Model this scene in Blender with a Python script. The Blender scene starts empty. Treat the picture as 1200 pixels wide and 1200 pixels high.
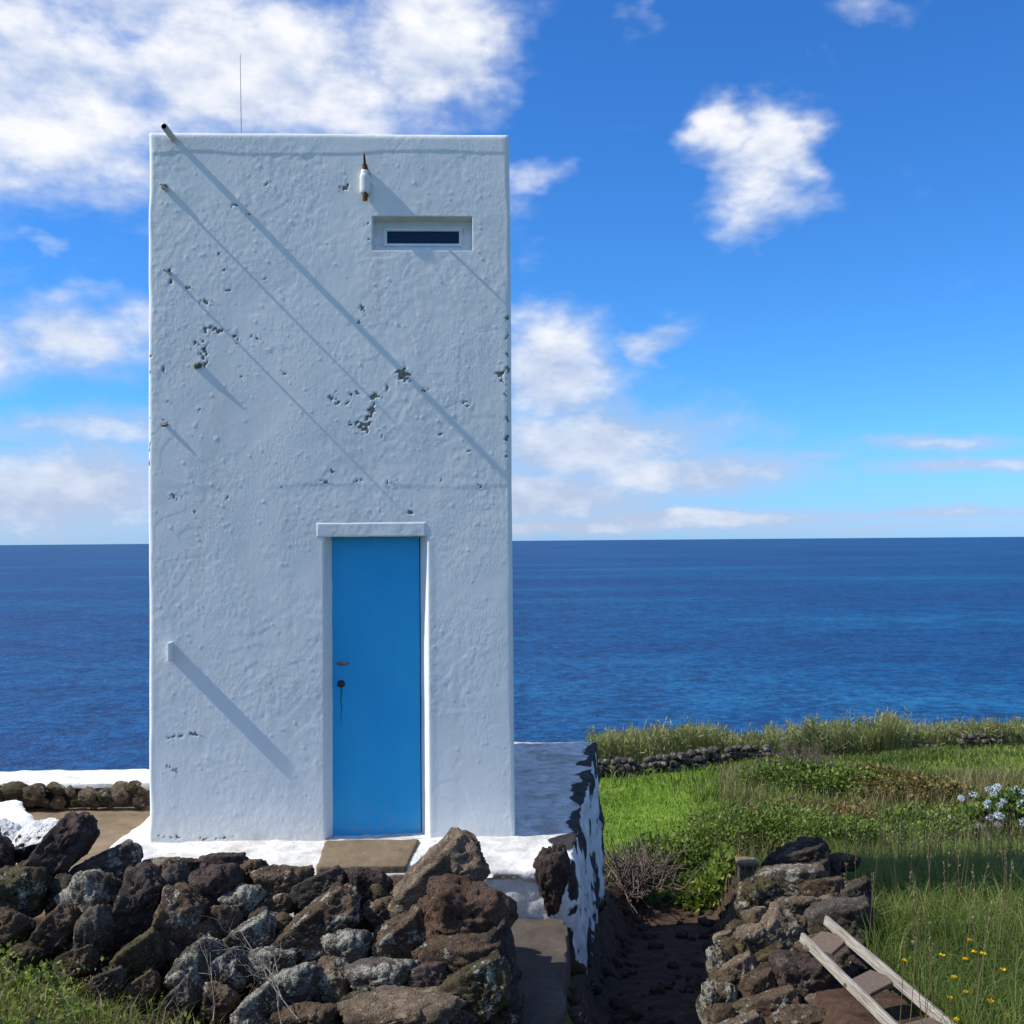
import bpy, bmesh, math, random
import numpy as np
from mathutils import Vector, Matrix

random.seed(7)
rng = np.random.default_rng(11)
SC = bpy.context.scene
COL = SC.collection
R = math.radians

# ------------------------------------------------------------------ camera
F = 1265.0                       # focal length in pixels of the 1200 px photograph
PITCH, ROLL = 0.02601, 0.00818
CAM = Vector((0.0, -7.25, 2.0))
cam_d = bpy.data.cameras.new('camera')
cam = bpy.data.objects.new('camera', cam_d)
COL.objects.link(cam)
cam_d.sensor_fit = 'HORIZONTAL'
cam_d.sensor_width = 36.0
cam_d.lens = 36.0 * F / 1200.0
cam_d.clip_start = 0.05
cam_d.clip_end = 200000.0
CM = Matrix.Rotation(math.pi / 2 + PITCH, 4, 'X') @ Matrix.Rotation(-ROLL, 4, 'Z')
cam.matrix_world = Matrix.Translation(CAM) @ CM
SC.camera = cam


def ray(px, py):
    """direction of a photograph pixel, scaled to one metre of y"""
    v = CM.to_3x3() @ Vector(((px - 600) / F, (600 - py) / F, -1.0))
    return v / v.y


def P(px, py, d):
    """point d metres (along y) in front of the camera"""
    return CAM + ray(px, py) * d


# ------------------------------------------------------------------ sun and view
TYAW = 0.03975                   # the tower is turned a little
tdir = Vector((math.cos(TYAW), math.sin(TYAW), 0))
ndir = Vector((math.sin(TYAW), -math.cos(TYAW), 0))
SUN = (tdir * -0.695 + Vector((0, 0, 0.716)) + ndir * 0.066).normalized()
sun_el = math.asin(SUN.z)
sl = bpy.data.lights.new('sun', 'SUN')
sl.energy = 5.0
sl.angle = R(0.53)
sl.color = (1.0, 0.955, 0.88)
so = bpy.data.objects.new('sun', sl)
COL.objects.link(so)
so.rotation_euler = SUN.to_track_quat('Z', 'Y').to_euler()
so.location = (-10, -3, 14)

SC.view_settings.view_transform = 'Standard'
SC.view_settings.look = 'None'
SC.view_settings.exposure = 0.2
SC.view_settings.gamma = 1.0
SC.view_settings.use_curve_mapping = False
SC.render.engine = 'CYCLES'
SC.cycles.max_bounces = 6
SC.cycles.diffuse_bounces = 3
SC.cycles.transparent_max_bounces = 6
try:
    SC.cycles.use_denoising = True
except Exception:
    pass


# ------------------------------------------------------------------ node helper
class NT:
    def __init__(self, tree):
        self.t = tree
        self.n = tree.nodes
        self.l = tree.links

    def new(self, kind, **kw):
        nd = self.n.new(kind)
        for k, v in kw.items():
            setattr(nd, k, v)
        return nd

    def put(self, sock, v):
        if isinstance(v, bpy.types.NodeSocket):
            self.l.new(v, sock)
        elif v is not None:
            if hasattr(sock, 'default_value'):
                try:
                    sock.default_value = v
                except Exception:
                    if isinstance(v, (tuple, list)) and len(v) == 3:
                        sock.default_value = (*v, 1.0)
                    else:
                        sock.default_value = (v, v, v)

    def m(self, op, a, b=None, c=None, clamp=False):
        nd = self.new('ShaderNodeMath', operation=op, use_clamp=clamp)
        self.put(nd.inputs[0], a)
        if b is not None:
            self.put(nd.inputs[1], b)
        if c is not None:
            self.put(nd.inputs[2], c)
        return nd.outputs[0]

    def vm(self, op, a, b=None, out=0):
        nd = self.new('ShaderNodeVectorMath', operation=op)
        self.put(nd.inputs[0], a)
        if b is not None:
            self.put(nd.inputs[1], b)
        return nd.outputs['Value'] if op in ('LENGTH', 'DOT_PRODUCT', 'DISTANCE') else nd.outputs[0]

    def noise(self, vec, scale, detail=3.0, rough=0.55, dist=0.0):
        nd = self.new('ShaderNodeTexNoise')
        if vec is not None:
            self.put(nd.inputs['Vector'], vec)
        nd.inputs['Scale'].default_value = scale
        nd.inputs['Detail'].default_value = detail
        nd.inputs['Roughness'].default_value = rough
        nd.inputs['Distortion'].default_value = dist
        return nd.outputs['Fac']

    def voro(self, vec, scale, feature='F1'):
        nd = self.new('ShaderNodeTexVoronoi', feature=feature)
        if vec is not None:
            self.put(nd.inputs['Vector'], vec)
        nd.inputs['Scale'].default_value = scale
        return nd.outputs['Distance']

    def step(self, v, a, b, lo=0.0, hi=1.0):
        nd = self.new('ShaderNodeMapRange', interpolation_type='SMOOTHSTEP')
        self.put(nd.inputs[0], v)
        for i, q in enumerate((a, b, lo, hi)):
            self.put(nd.inputs[i + 1], q)
        return nd.outputs[0]

    def mix(self, fac, a, b):
        nd = self.new('ShaderNodeMix', data_type='RGBA')
        self.put(nd.inputs[0], fac)
        self.put(nd.inputs[6], a)
        self.put(nd.inputs[7], b)
        return nd.outputs[2]

    def ramp(self, fac, stops):
        nd = self.new('ShaderNodeValToRGB')
        e = nd.color_ramp.elements
        while len(e) < len(stops):
            e.new(0.5)
        for q, (p, c) in zip(e, stops):
            q.position = p
            q.color = (*c, 1.0)
        self.put(nd.inputs[0], fac)
        return nd.outputs[0]

    def bump(self, h, strength, dist, normal=None):
        nd = self.new('ShaderNodeBump')
        self.put(nd.inputs['Height'], h)
        nd.inputs['Strength'].default_value = strength
        nd.inputs['Distance'].default_value = dist
        if normal is not None:
            self.put(nd.inputs['Normal'], normal)
        return nd.outputs[0]

    def attr(self, name):
        return self.new('ShaderNodeAttribute', attribute_name=name).outputs['Fac']

    def pos(self):
        return self.new('ShaderNodeNewGeometry').outputs['Position']

    def nrm(self, comp=2):
        g = self.new('ShaderNodeNewGeometry').outputs['Normal']
        s = self.new('ShaderNodeSeparateXYZ')
        self.l.new(g, s.inputs[0])
        return s.outputs[comp]

    def obj(self):
        return self.new('ShaderNodeTexCoord').outputs['Object']


def material(name):
    m = bpy.data.materials.new(name)
    m.use_nodes = True
    nt = NT(m.node_tree)
    b = m.node_tree.nodes['Principled BSDF']
    return m, nt, b


def setb(nt, b, color=None, rough=None, normal=None, spec=None, metal=None):
    if color is not None:
        nt.put(b.inputs['Base Color'], color)
    if rough is not None:
        nt.put(b.inputs['Roughness'], rough)
    if normal is not None:
        nt.put(b.inputs['Normal'], normal)
    if spec is not None:
        b.inputs['Specular IOR Level'].default_value = spec
    if metal is not None:
        b.inputs['Metallic'].default_value = metal


# ------------------------------------------------------------------ sky and clouds
def px_dir(px, py):
    r = ray(px, py).normalized()
    return math.atan2(r.x, r.y), math.asin(r.z)


def build_world():
    w = bpy.data.worlds.new('World')
    SC.world = w
    w.use_nodes = True
    nt = NT(w.node_tree)
    bg = w.node_tree.nodes['Background']
    sky = nt.new('ShaderNodeTexSky', sky_type='NISHITA')
    sky.sun_disc = False
    sky.sun_elevation = sun_el
    sky.sun_rotation = math.atan2(SUN.x, SUN.y)
    sky.altitude = 60
    sky.air_density = 1.0
    sky.dust_density = 0.15
    sky.ozone_density = 3.0
    hs = nt.new('ShaderNodeHueSaturation')
    hs.inputs['Saturation'].default_value = 1.12
    hs.inputs['Value'].default_value = 1.0
    nt.l.new(sky.outputs[0], hs.inputs['Color'])

    gen = nt.new('ShaderNodeTexCoord').outputs['Generated']
    s = nt.new('ShaderNodeSeparateXYZ')
    nt.l.new(gen, s.inputs[0])
    az = nt.m('ARCTAN2', s.outputs[0], s.outputs[1])
    el = nt.m('ARCSINE', s.outputs[2])
    # the deep clear blue of this sky, turning a cleaner pale blue over the sea
    skyc = nt.vm('MULTIPLY', hs.outputs[0], nt.mix(nt.step(el, -0.01, 0.11), (0.50, 0.94, 2.05), (0.49, 1.10, 1.76)))
    c = nt.new('ShaderNodeCombineXYZ')
    nt.l.new(az, c.inputs[0])
    nt.l.new(el, c.inputs[1])
    ae = c.outputs[0]
    c2 = nt.new('ShaderNodeCombineXYZ')
    nt.l.new(az, c2.inputs[0])
    nt.l.new(nt.m('MULTIPLY', el, 1.7), c2.inputs[1])
    ae2 = c2.outputs[0]
    # warp the cloud outlines
    wn = nt.new('ShaderNodeTexNoise')
    nt.l.new(ae2, wn.inputs['Vector'])
    wn.inputs['Scale'].default_value = 11.0
    wn.inputs['Detail'].default_value = 3.0
    wn.inputs['Roughness'].default_value = 0.6
    off = nt.vm('MULTIPLY', nt.vm('SUBTRACT', wn.outputs['Color'], (0.5, 0.5, 0.5)), (0.13, 0.085, 0.0))
    wsc = nt.step(el, 0.0, 0.22, 0.22, 1.0)                       # low banks are flatter and calmer
    sc_ = nt.new('ShaderNodeVectorMath', operation='SCALE')
    nt.l.new(off, sc_.inputs[0])
    nt.l.new(wsc, sc_.inputs['Scale'])
    off = sc_.outputs[0]
    wv = nt.vm('ADD', ae, off)
    # bank positions: pixel centre, half sizes, weight
    banks = [
        (60, 120, 190, 140, 1.0), (300, 90, 260, 120, 1.0), (500, 60, 130, 130, 0.9), (150, -40, 330, 90, 0.9),
        (560, 130, 70, 45, 0.62), (625, 215, 60, 24, 0.6), (590, 10, 60, 40, 0.5),
        (845, 150, 62, 50, 0.92), (910, 165, 66, 62, 0.92), (880, 185, 72, 60, 0.85), (895, 240, 66, 50, 0.66),
        (60, 284, 34, 16, 0.55), (100, 385, 120, 60, 0.95), (-20, 400, 120, 60, 0.8),
        (60, 500, 240, 36, 0.75), (60, 575, 320, 70, 1.0), (-200, 560, 300, 110, 0.9),
        (650, 440, 110, 90, 1.0), (700, 520, 200, 75, 1.0), (620, 585, 240, 50, 1.0), (760, 395, 62, 26, 0.66),
        (790, 556, 210, 38, 1.0), (1090, 518, 140, 17, 0.72), (1140, 546, 150, 14, 0.76), (950, 536, 90, 13, 0.62), (880, 562, 120, 12, 0.55),
        (800, 607, 260, 17, 1.0), (1090, 602, 260, 11, 0.72), (640, 618, 330, 15, 1.0), (1000, 618, 400, 9, 0.6),
        (760, 20, 40, 18, 0.42), (1020, 5, 70, 25, 0.48), (390, 270, 260, 70, 0.7), (420, 480, 200, 140, 0.7),
    ]
    field = None
    for (px, py, rx, ry, wt) in banks:
        a, e = px_dir(px, py)
        dv = nt.vm('SUBTRACT', wv, (a, e, 0))
        dv = nt.vm('MULTIPLY', dv, (F / rx, F / ry, 0))
        q = nt.vm('LENGTH', dv)
        v = nt.m('MULTIPLY', nt.step(q, 0.0, 1.5, 1.0, 0.0), wt)
        field = v if field is None else nt.m('MAXIMUM', field, v)
    # outside the picture the same broken cloud goes on
    big = nt.noise(gen, 2.3, 2.0, 0.55)
    aaz = nt.m('ABSOLUTE', az)
    outm = nt.m('MAXIMUM', nt.step(aaz, 0.5, 0.75), nt.step(el, 0.5, 0.75))
    elsewhere = nt.m('MULTIPLY', nt.step(big, 0.47, 0.66), outm)
    field = nt.m('MAXIMUM', field, elsewhere)
    fbm = nt.noise(ae2, 9.0, 6.0, 0.58)
    fine = nt.noise(ae2, 34.0, 4.0, 0.6)
    dens = nt.m('ADD', field, nt.m('MULTIPLY', nt.m('SUBTRACT', fbm, 0.5), nt.step(el, 0.0, 0.2, 0.7, 1.3)))
    dens = nt.m('ADD', dens, nt.m('MULTIPLY', nt.m('SUBTRACT', fine, 0.5), 0.22))
    cover = nt.step(dens, 0.16, 1.0, 0.0, 0.96)
    # body shading of the cloud itself: thick parts bright, thin parts and low banks greyer
    sh = nt.noise(nt.vm('ADD', ae2, (0.0, 0.035, 0.0)), 9.0, 4.0, 0.58)
    rel = nt.m('SUBTRACT', fbm, sh)
    tone = nt.m('ADD', nt.m('MULTIPLY', rel, 2.3), nt.step(el, 0.03, 0.28, 0.2, 0.72))
    tone = nt.m('SUBTRACT', tone, nt.m('MULTIPLY', nt.step(cover, 0.3, 0.95, 1.0, 0.0), nt.step(el, 0.06, 0.22, 0.6, 0.28)))
    tone = nt.m('ADD', tone, nt.m('MULTIPLY', nt.m('SUBTRACT', fine, 0.5), 0.2), clamp=True)
    cc = nt.ramp(tone, [(0.0, (0.475, 0.56, 0.75)), (0.45, (0.66, 0.73, 0.87)), (1.0, (0.97, 0.975, 1.0))])
    cc = nt.vm('MULTIPLY', cc, (CLOUD, CLOUD, CLOUD))
    full = nt.mix(cover, skyc, cc)
    nt.l.new(full, bg.inputs['Color'])
    bg.inputs['Strength'].default_value = SKY


SKY = 0.09
CLOUD = 10.1
build_world()


# ------------------------------------------------------------------ numpy noise and mesh helpers
def vnoise(p, seed=0):
    """value noise in -1..1 for an (n,3) array"""
    p = np.asarray(p, dtype=np.float64)
    i = np.floor(p).astype(np.int64)
    f = p - i
    f = f * f * f * (f * (f * 6 - 15) + 10)
    out = np.zeros(len(p))

    def h(a, b, c):
        n = (a * 374761393 + b * 668265263 + c * 2147483647 + seed * 1274126177) & 0xffffffff
        n = ((n ^ (n >> 13)) * 1274126177) & 0xffffffff
        n = (n ^ (n >> 16)) & 0xffffffff
        return n / 2147483648.0 - 1.0
    for dx in (0, 1):
        for dy in (0, 1):
            for dz in (0, 1):
                wgt = (f[:, 0] if dx else 1 - f[:, 0]) * (f[:, 1] if dy else 1 - f[:, 1]) * (f[:, 2] if dz else 1 - f[:, 2])
                out += wgt * h(i[:, 0] + dx, i[:, 1] + dy, i[:, 2] + dz)
    return out


def fbm(p, octaves=4, seed=0, gain=0.5):
    p = np.asarray(p, dtype=np.float64)
    a, s, o = 1.0, 0.0, np.zeros(len(p))
    for k in range(octaves):
        o += a * vnoise(p * (2.03 ** k) + 17.3 * k, seed + k)
        s += a
        a *= gain
    return o / s


def sstep(x, a, b):
    t = np.clip((x - a) / (b - a), 0, 1)
    return t * t * (3 - 2 * t)


def mk_mesh(name, V, quads=None, tris=None, smooth=True, attrs=None):
    V = np.asarray(V, dtype=np.float32)
    quads = np.zeros((0, 4), np.int32) if quads is None else np.asarray(quads, np.int32).reshape(-1, 4)
    tris = np.zeros((0, 3), np.int32) if tris is None else np.asarray(tris, np.int32).reshape(-1, 3)
    me = bpy.data.meshes.new(name)
    me.vertices.add(len(V))
    me.vertices.foreach_set('co', V.ravel())
    loops = np.concatenate([quads.ravel(), tris.ravel()])
    me.loops.add(len(loops))
    me.loops.foreach_set('vertex_index', loops)
    nq, ntr = len(quads), len(tris)
    me.polygons.add(nq + ntr)
    start = np.concatenate([np.arange(nq) * 4, nq * 4 + np.arange(ntr) * 3]).astype(np.int32)
    me.polygons.foreach_set('loop_start', start)
    if smooth:
        me.polygons.foreach_set('use_smooth', np.ones(nq + ntr, dtype=bool))
    if attrs:
        for k, v in attrs.items():
            at = me.attributes.new(k, 'FLOAT', 'POINT')
            at.data.foreach_set('value', np.asarray(v, np.float32))
    me.update(calc_edges=True)
    return me


def link(name, me, mat=None, parent=None, loc=None):
    o = bpy.data.objects.new(name, me)
    COL.objects.link(o)
    if mat is not None and me is not None and len(me.materials) == 0:
        me.materials.append(mat)
    if parent is not None:
        o.parent = parent
    if loc is not None:
        o.location = loc
    return o


def thing(name, label, cat, loc=(0, 0, 0), rz=0.0, group=None):
    o = bpy.data.objects.new(name, None)
    o.empty_display_size = 0.2
    COL.objects.link(o)
    o.location = loc
    o.rotation_euler = (0, 0, rz)
    return tag(o, label, cat, group)


def tag(o, label=None, cat=None, group=None, kind=None):
    if label:
        o['label'] = label
    if cat:
        o['category'] = cat
    if group:
        o['group'] = group
    if kind:
        o['kind'] = kind
    return o


def bm_mesh(name, bm, smooth=False):
    me = bpy.data.meshes.new(name)
    bm.to_mesh(me)
    bm.free()
    if smooth:
        for p in me.polygons:
            p.use_smooth = True
    return me


def box_bm(x0, x1, y0, y1, z0, z1, bevel=0.0, seg=2, bm=None):
    own = bm or bmesh.new()
    r = bmesh.ops.create_cube(own, size=1.0)
    for v in r['verts']:
        v.co = Vector(((x0 + x1) / 2 + v.co.x * (x1 - x0), (y0 + y1) / 2 + v.co.y * (y1 - y0), (z0 + z1) / 2 + v.co.z * (z1 - z0)))
    if bevel > 0:
        es = list({e for v in r['verts'] for e in v.link_edges})
        bmesh.ops.bevel(own, geom=es, offset=bevel, segments=seg, affect='EDGES', profile=0.5)
    return own


def tube_bm(p0, p1, r0, r1=None, seg=12, bm=None, caps=True):
    own = bm or bmesh.new()
    r1 = r0 if r1 is None else r1
    p0, p1 = Vector(p0), Vector(p1)
    q = (p1 - p0).to_track_quat('Z', 'Y')
    A, B = [], []
    for k in range(seg):
        a = 2 * math.pi * k / seg
        c = Vector((math.cos(a), math.sin(a), 0))
        A.append(own.verts.new(p0 + q @ (c * r0)))
        B.append(own.verts.new(p1 + q @ (c * r1)))
    for k in range(seg):
        j = (k + 1) % seg
        own.faces.new((A[k], A[j], B[j], B[k]))
    if caps:
        own.faces.new(A[::-1])
        own.faces.new(B)
    return own


def lathe_bm(prof, seg=20):
    """profile of (radius, z)"""
    bm = bmesh.new()
    rings = []
    for r, z in prof:
        rings.append([bm.verts.new((max(r, 1e-4) * math.cos(2 * math.pi * k / seg), max(r, 1e-4) * math.sin(2 * math.pi * k / seg), z)) for k in range(seg)])
    for a, b in zip(rings, rings[1:]):
        for k in range(seg):
            j = (k + 1) % seg
            bm.faces.new((a[k], a[j], b[j], b[k]))
    bm.faces.new(rings[0][::-1])
    bm.faces.new(rings[-1])
    return bm


def voxel(bm, size):
    """remesh a closed shape into an even skin; returns vertex, normal and quad arrays"""
    me = bpy.data.meshes.new('tmp')
    bm.to_mesh(me)
    bm.free()
    o = bpy.data.objects.new('tmp', me)
    COL.objects.link(o)
    md = o.modifiers.new('r', 'REMESH')
    md.mode = 'VOXEL'
    md.voxel_size = size
    dg = bpy.context.evaluated_depsgraph_get()
    ev = o.evaluated_get(dg)
    m2 = bpy.data.meshes.new_from_object(ev)
    n = len(m2.vertices)
    V = np.zeros(n * 3)
    m2.vertices.foreach_get('co', V)
    N = np.zeros(n * 3)
    m2.vertices.foreach_get('normal', N)
    Q, T = [], []
    for p in m2.polygons:
        (Q if len(p.vertices) == 4 else T).append(tuple(p.vertices))
    bpy.data.objects.remove(o)
    bpy.data.meshes.remove(me)
    bpy.data.meshes.remove(m2)
    return V.reshape(-1, 3), N.reshape(-1, 3), np.array(Q, np.int32).reshape(-1, 4), np.array(T, np.int32).reshape(-1, 3)


def prism_bm(poly, z0, z1):
    bm = bmesh.new()
    a = [bm.verts.new((x, y, z0)) for x, y in poly]
    b = [bm.verts.new((x, y, z1)) for x, y in poly]
    n = len(poly)
    for k in range(n):
        j = (k + 1) % n
        bm.faces.new((a[k], a[j], b[j], b[k]))
    bm.faces.new(a[::-1])
    bm.faces.new(b)
    bmesh.ops.recalc_face_normals(bm, faces=bm.faces)
    return bm


# ------------------------------------------------------------------ materials
def mat_plaster():
    m, nt, b = material('whitewashed_plaster')
    o = nt.obj()
    chip = nt.attr('chip')
    chip = nt.step(nt.m('ADD', chip, nt.m('MULTIPLY', nt.m('SUBTRACT', nt.noise(o, 95, 4, 0.65), 0.5), 0.8)), 0.42, 0.5)
    n1 = nt.noise(o, 1.6, 4)
    st = nt.noise(nt.vm('MULTIPLY', o, (9.0, 9.0, 0.8)), 1.0, 4)
    base = nt.ramp(n1, [(0.3, (0.75, 0.78, 0.745)), (0.7, (0.815, 0.84, 0.80))])
    base = nt.mix(nt.m('MULTIPLY', nt.step(st, 0.52, 0.75), 0.24), base, (0.56, 0.58, 0.56))
    gr = nt.attr('grime')
    base = nt.mix(nt.m('MULTIPLY', gr, nt.step(nt.noise(o, 24, 3), 0.3, 0.7)), base, (0.36, 0.36, 0.29))
    cem = nt.ramp(nt.noise(o, 55, 4), [(0.3, (0.10, 0.088, 0.07)), (0.7, (0.36, 0.33, 0.28))])
    col = nt.mix(chip, base, cem)
    h = nt.m('ADD', nt.m('MULTIPLY', nt.noise(o, 48, 4, 0.6), 0.6), nt.m('MULTIPLY', nt.noise(nt.vm('MULTIPLY', o, (60, 60, 24)), 1.0, 3), 0.5))
    h = nt.m('MULTIPLY', h, nt.step(nt.noise(o, 2.6, 3, 0.5), 0.38, 0.62, 0.35, 1.25))
    h = nt.m('SUBTRACT', h, nt.m('MULTIPLY', chip, 1.3))
    setb(nt, b, col, nt.mix(chip, (0.62,) * 3, (0.95,) * 3), nt.bump(h, 0.5, 0.0036), spec=0.3)
    return m


def mat_whitewash():
    """thick lime paint over rough masonry; attribute bare shows the dark lava stone"""
    m, nt, b = material('whitewashed_masonry')
    o = nt.obj()
    bare = nt.attr('bare')
    bare = nt.step(nt.m('ADD', bare, nt.m('MULTIPLY', nt.m('SUBTRACT', nt.noise(o, 22, 6, 0.7), 0.5), 1.0)), 0.36, 0.60)
    st = nt.attr('stain')
    n = nt.noise(o, 7, 5, 0.6)
    base = nt.ramp(n, [(0.3, (0.50, 0.48, 0.43)), (0.62, (0.73, 0.72, 0.69))])
    speck = nt.step(nt.noise(o, 30, 5, 0.72), 0.60, 0.70)
    base = nt.mix(nt.m('MULTIPLY', speck, 0.55), base, (0.30, 0.28, 0.24))
    sn = nt.noise(o, 3.2, 7, 0.72)
    base = nt.mix(nt.m('MULTIPLY', st, nt.step(sn, 0.44, 0.60)), base, (0.22, 0.185, 0.14))
    base = nt.mix(nt.m('MULTIPLY', st, nt.step(nt.noise(o, 11, 6, 0.7), 0.60, 0.66)), base, (0.05, 0.045, 0.04))
    stone = nt.ramp(nt.noise(o, 30, 5, 0.65), [(0.3, (0.012, 0.010, 0.010)), (0.7, (0.055, 0.045, 0.04))])
    col = nt.mix(bare, base, stone)
    h = nt.m('ADD', nt.m('MULTIPLY', nt.noise(o, 22, 5, 0.6), 1.0), nt.m('MULTIPLY', bare, -0.6))
    setb(nt, b, col, 0.85, nt.bump(h, 0.7, 0.012), spec=0.25)
    return m


def mat_rock(name='lava_rock', painted=False):
    m, nt, b = material(name)
    p = nt.pos()
    oi = nt.new('ShaderNodeObjectInfo')
    rnd = oi.outputs['Random']
    off = nt.vm('MULTIPLY', (37.0, 19.0, 53.0), rnd)
    cxyz = nt.new('ShaderNodeCombineXYZ')
    for k in range(3):
        nt.l.new(nt.m('MULTIPLY', rnd, 31.0 + 7 * k), cxyz.inputs[k])
    q = nt.vm('ADD', p, cxyz.outputs[0])
    tint = oi.outputs['Color']
    lich = oi.outputs['Alpha']
    n1 = nt.noise(q, 5.5, 6, 0.62)
    n2 = nt.noise(q, 26, 5, 0.65)
    dark = nt.vm('MULTIPLY', tint, (0.38, 0.36, 0.36))
    lite = nt.vm('MULTIPLY', tint, (1.75, 1.68, 1.58))
    col = nt.mix(nt.step(n1, 0.34, 0.66), dark, tint)
    col = nt.mix(nt.m('MULTIPLY', nt.step(n2, 0.5, 0.72), 0.8), col, lite)
    # ochre weathering
    col = nt.mix(nt.m('MULTIPLY', nt.step(nt.noise(q, 8, 4, 0.6), 0.56, 0.70), 0.45), col, (0.135, 0.082, 0.036))
    # crusty pale lichen
    ln = nt.m('ADD', nt.noise(q, 10, 4, 0.6), nt.m('MULTIPLY', nt.m('SUBTRACT', nt.noise(q, 75, 3, 0.6), 0.5), 0.42))
    th = nt.m('SUBTRACT', 0.70, nt.m('MULTIPLY', lich, 0.31))
    lm = nt.step(ln, th, nt.m('ADD', th, 0.05))
    lc = nt.ramp(nt.noise(q, 48, 4, 0.65), [(0.36, (0.12, 0.118, 0.09)), (0.60, (0.42, 0.415, 0.345))])
    col = nt.mix(nt.m('MULTIPLY', lm, 0.85), col, lc)
    pits = nt.voro(q, 62)
    pm = nt.step(pits, 0.12, 0.34)
    h = nt.m('ADD', nt.m('MULTIPLY', n2, 1.0), nt.m('MULTIPLY', pm, 0.35))
    h = nt.m('ADD', h, nt.m('MULTIPLY', nt.noise(q, 95, 4, 0.7), 0.45))
    h = nt.m('ADD', h, nt.m('MULTIPLY', lm, 0.12))
    if painted:
        pmask = nt.step(nt.m('ADD', nt.nrm(2), nt.m('MULTIPLY', nt.m('SUBTRACT', nt.noise(q, 6, 3), 0.5), 0.45)), 0.34, 0.44)
        col = nt.mix(pmask, col, (0.78, 0.78, 0.75))
    setb(nt, b, col, 0.92, nt.bump(h, 1.0, 0.030), spec=0.2)
    return m


def mat_concrete(name, c0, c1):
    m, nt, b = material(name)
    o = nt.pos()
    n = nt.noise(o, 4.0, 6, 0.65)
    col = nt.ramp(n, [(0.3, c0), (0.7, c1)])
    sp = nt.step(nt.noise(o, 45, 4, 0.7), 0.66, 0.72)
    col = nt.mix(nt.m('MULTIPLY', sp, 0.5), col, (0.42, 0.40, 0.36))
    moss = nt.step(nt.noise(o, 6.5, 5, 0.6), 0.60, 0.72)
    col = nt.mix(nt.m('MULTIPLY', moss, 0.6), col, (0.05, 0.045, 0.025))
    h = nt.m('ADD', nt.noise(o, 30, 5, 0.65), nt.m('MULTIPLY', nt.noise(o, 6, 3), 0.6))
    setb(nt, b, col, 0.9, nt.bump(h, 0.6, 0.012), spec=0.25)
    return m


def mat_simple(name, c0, c1, scale=20, rough=0.5, metal=0.0, bump=0.2, bd=0.002, stretch=(1, 1, 1), spec=0.5):
    m, nt, b = material(name)
    o = nt.vm('MULTIPLY', nt.obj(), stretch)
    n = nt.noise(o, scale, 5, 0.6)
    setb(nt, b, nt.ramp(n, [(0.32, c0), (0.68, c1)]), rough, nt.bump(n, bump, bd), spec=spec, metal=metal)
    return m


def mat_leaf(name, stops, trans=0.35, rough=0.6, spec=0.25):
    """foliage: colour runs with the per-vertex tint, light passes through thin leaves"""
    m, nt, b = material(name)
    t = nt.attr('tint')
    pn = nt.noise(nt.pos(), 1.3, 3)
    t = nt.m('ADD', t, nt.m('MULTIPLY', nt.m('SUBTRACT', pn, 0.5), 0.5), clamp=True)
    col = nt.ramp(t, stops)
    setb(nt, b, col, rough, spec=spec)
    tr = nt.new('ShaderNodeBsdfTranslucent')
    nt.l.new(nt.vm('MULTIPLY', col, (1.25, 1.35, 0.7)), tr.inputs['Color'])
    mx = nt.new('ShaderNodeMixShader')
    mx.inputs[0].default_value = trans
    out = nt.n['Material Output']
    nt.l.new(b.outputs[0], mx.inputs[1])
    nt.l.new(tr.outputs[0], mx.inputs[2])
    nt.l.new(mx.outputs[0], out.inputs['Surface'])
    return m


def mat_ground():
    m, nt, b = material('field_soil')
    p = nt.pos()
    e = nt.attr('earth')
    lawn = nt.attr('lawn')
    n = nt.noise(p, 1.1, 6, 0.6)
    f = nt.noise(p, 14, 5, 0.65)
    rough = nt.ramp(nt.m('ADD', nt.m('MULTIPLY', n, 0.6), nt.m('MULTIPLY', f, 0.4)), [(0.35, (0.045, 0.062, 0.014)), (0.52, (0.095, 0.115, 0.025)), (0.68, (0.17, 0.15, 0.05))])
    green = nt.ramp(nt.m('ADD', nt.m('MULTIPLY', n, 0.45), nt.m('MULTIPLY', f, 0.55)), [(0.35, (0.10, 0.17, 0.018)), (0.65, (0.22, 0.32, 0.045))])
    col = nt.mix(lawn, rough, green)
    soil = nt.ramp(nt.noise(p, 9, 6, 0.7), [(0.3, (0.030, 0.018, 0.012)), (0.7, (0.12, 0.072, 0.048))])
    em = nt.step(nt.m('ADD', e, nt.m('MULTIPLY', nt.m('SUBTRACT', nt.noise(p, 5, 4), 0.5), 0.6)), 0.4, 0.6)
    col = nt.mix(em, col, soil)
    h = nt.m('ADD', nt.noise(p, 22, 5, 0.7), nt.m('MULTIPLY', nt.noise(p, 90, 3, 0.7), 0.4))
    setb(nt, b, col, 0.95, nt.bump(h, 0.8, 0.04), spec=0.15)
    return m


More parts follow.
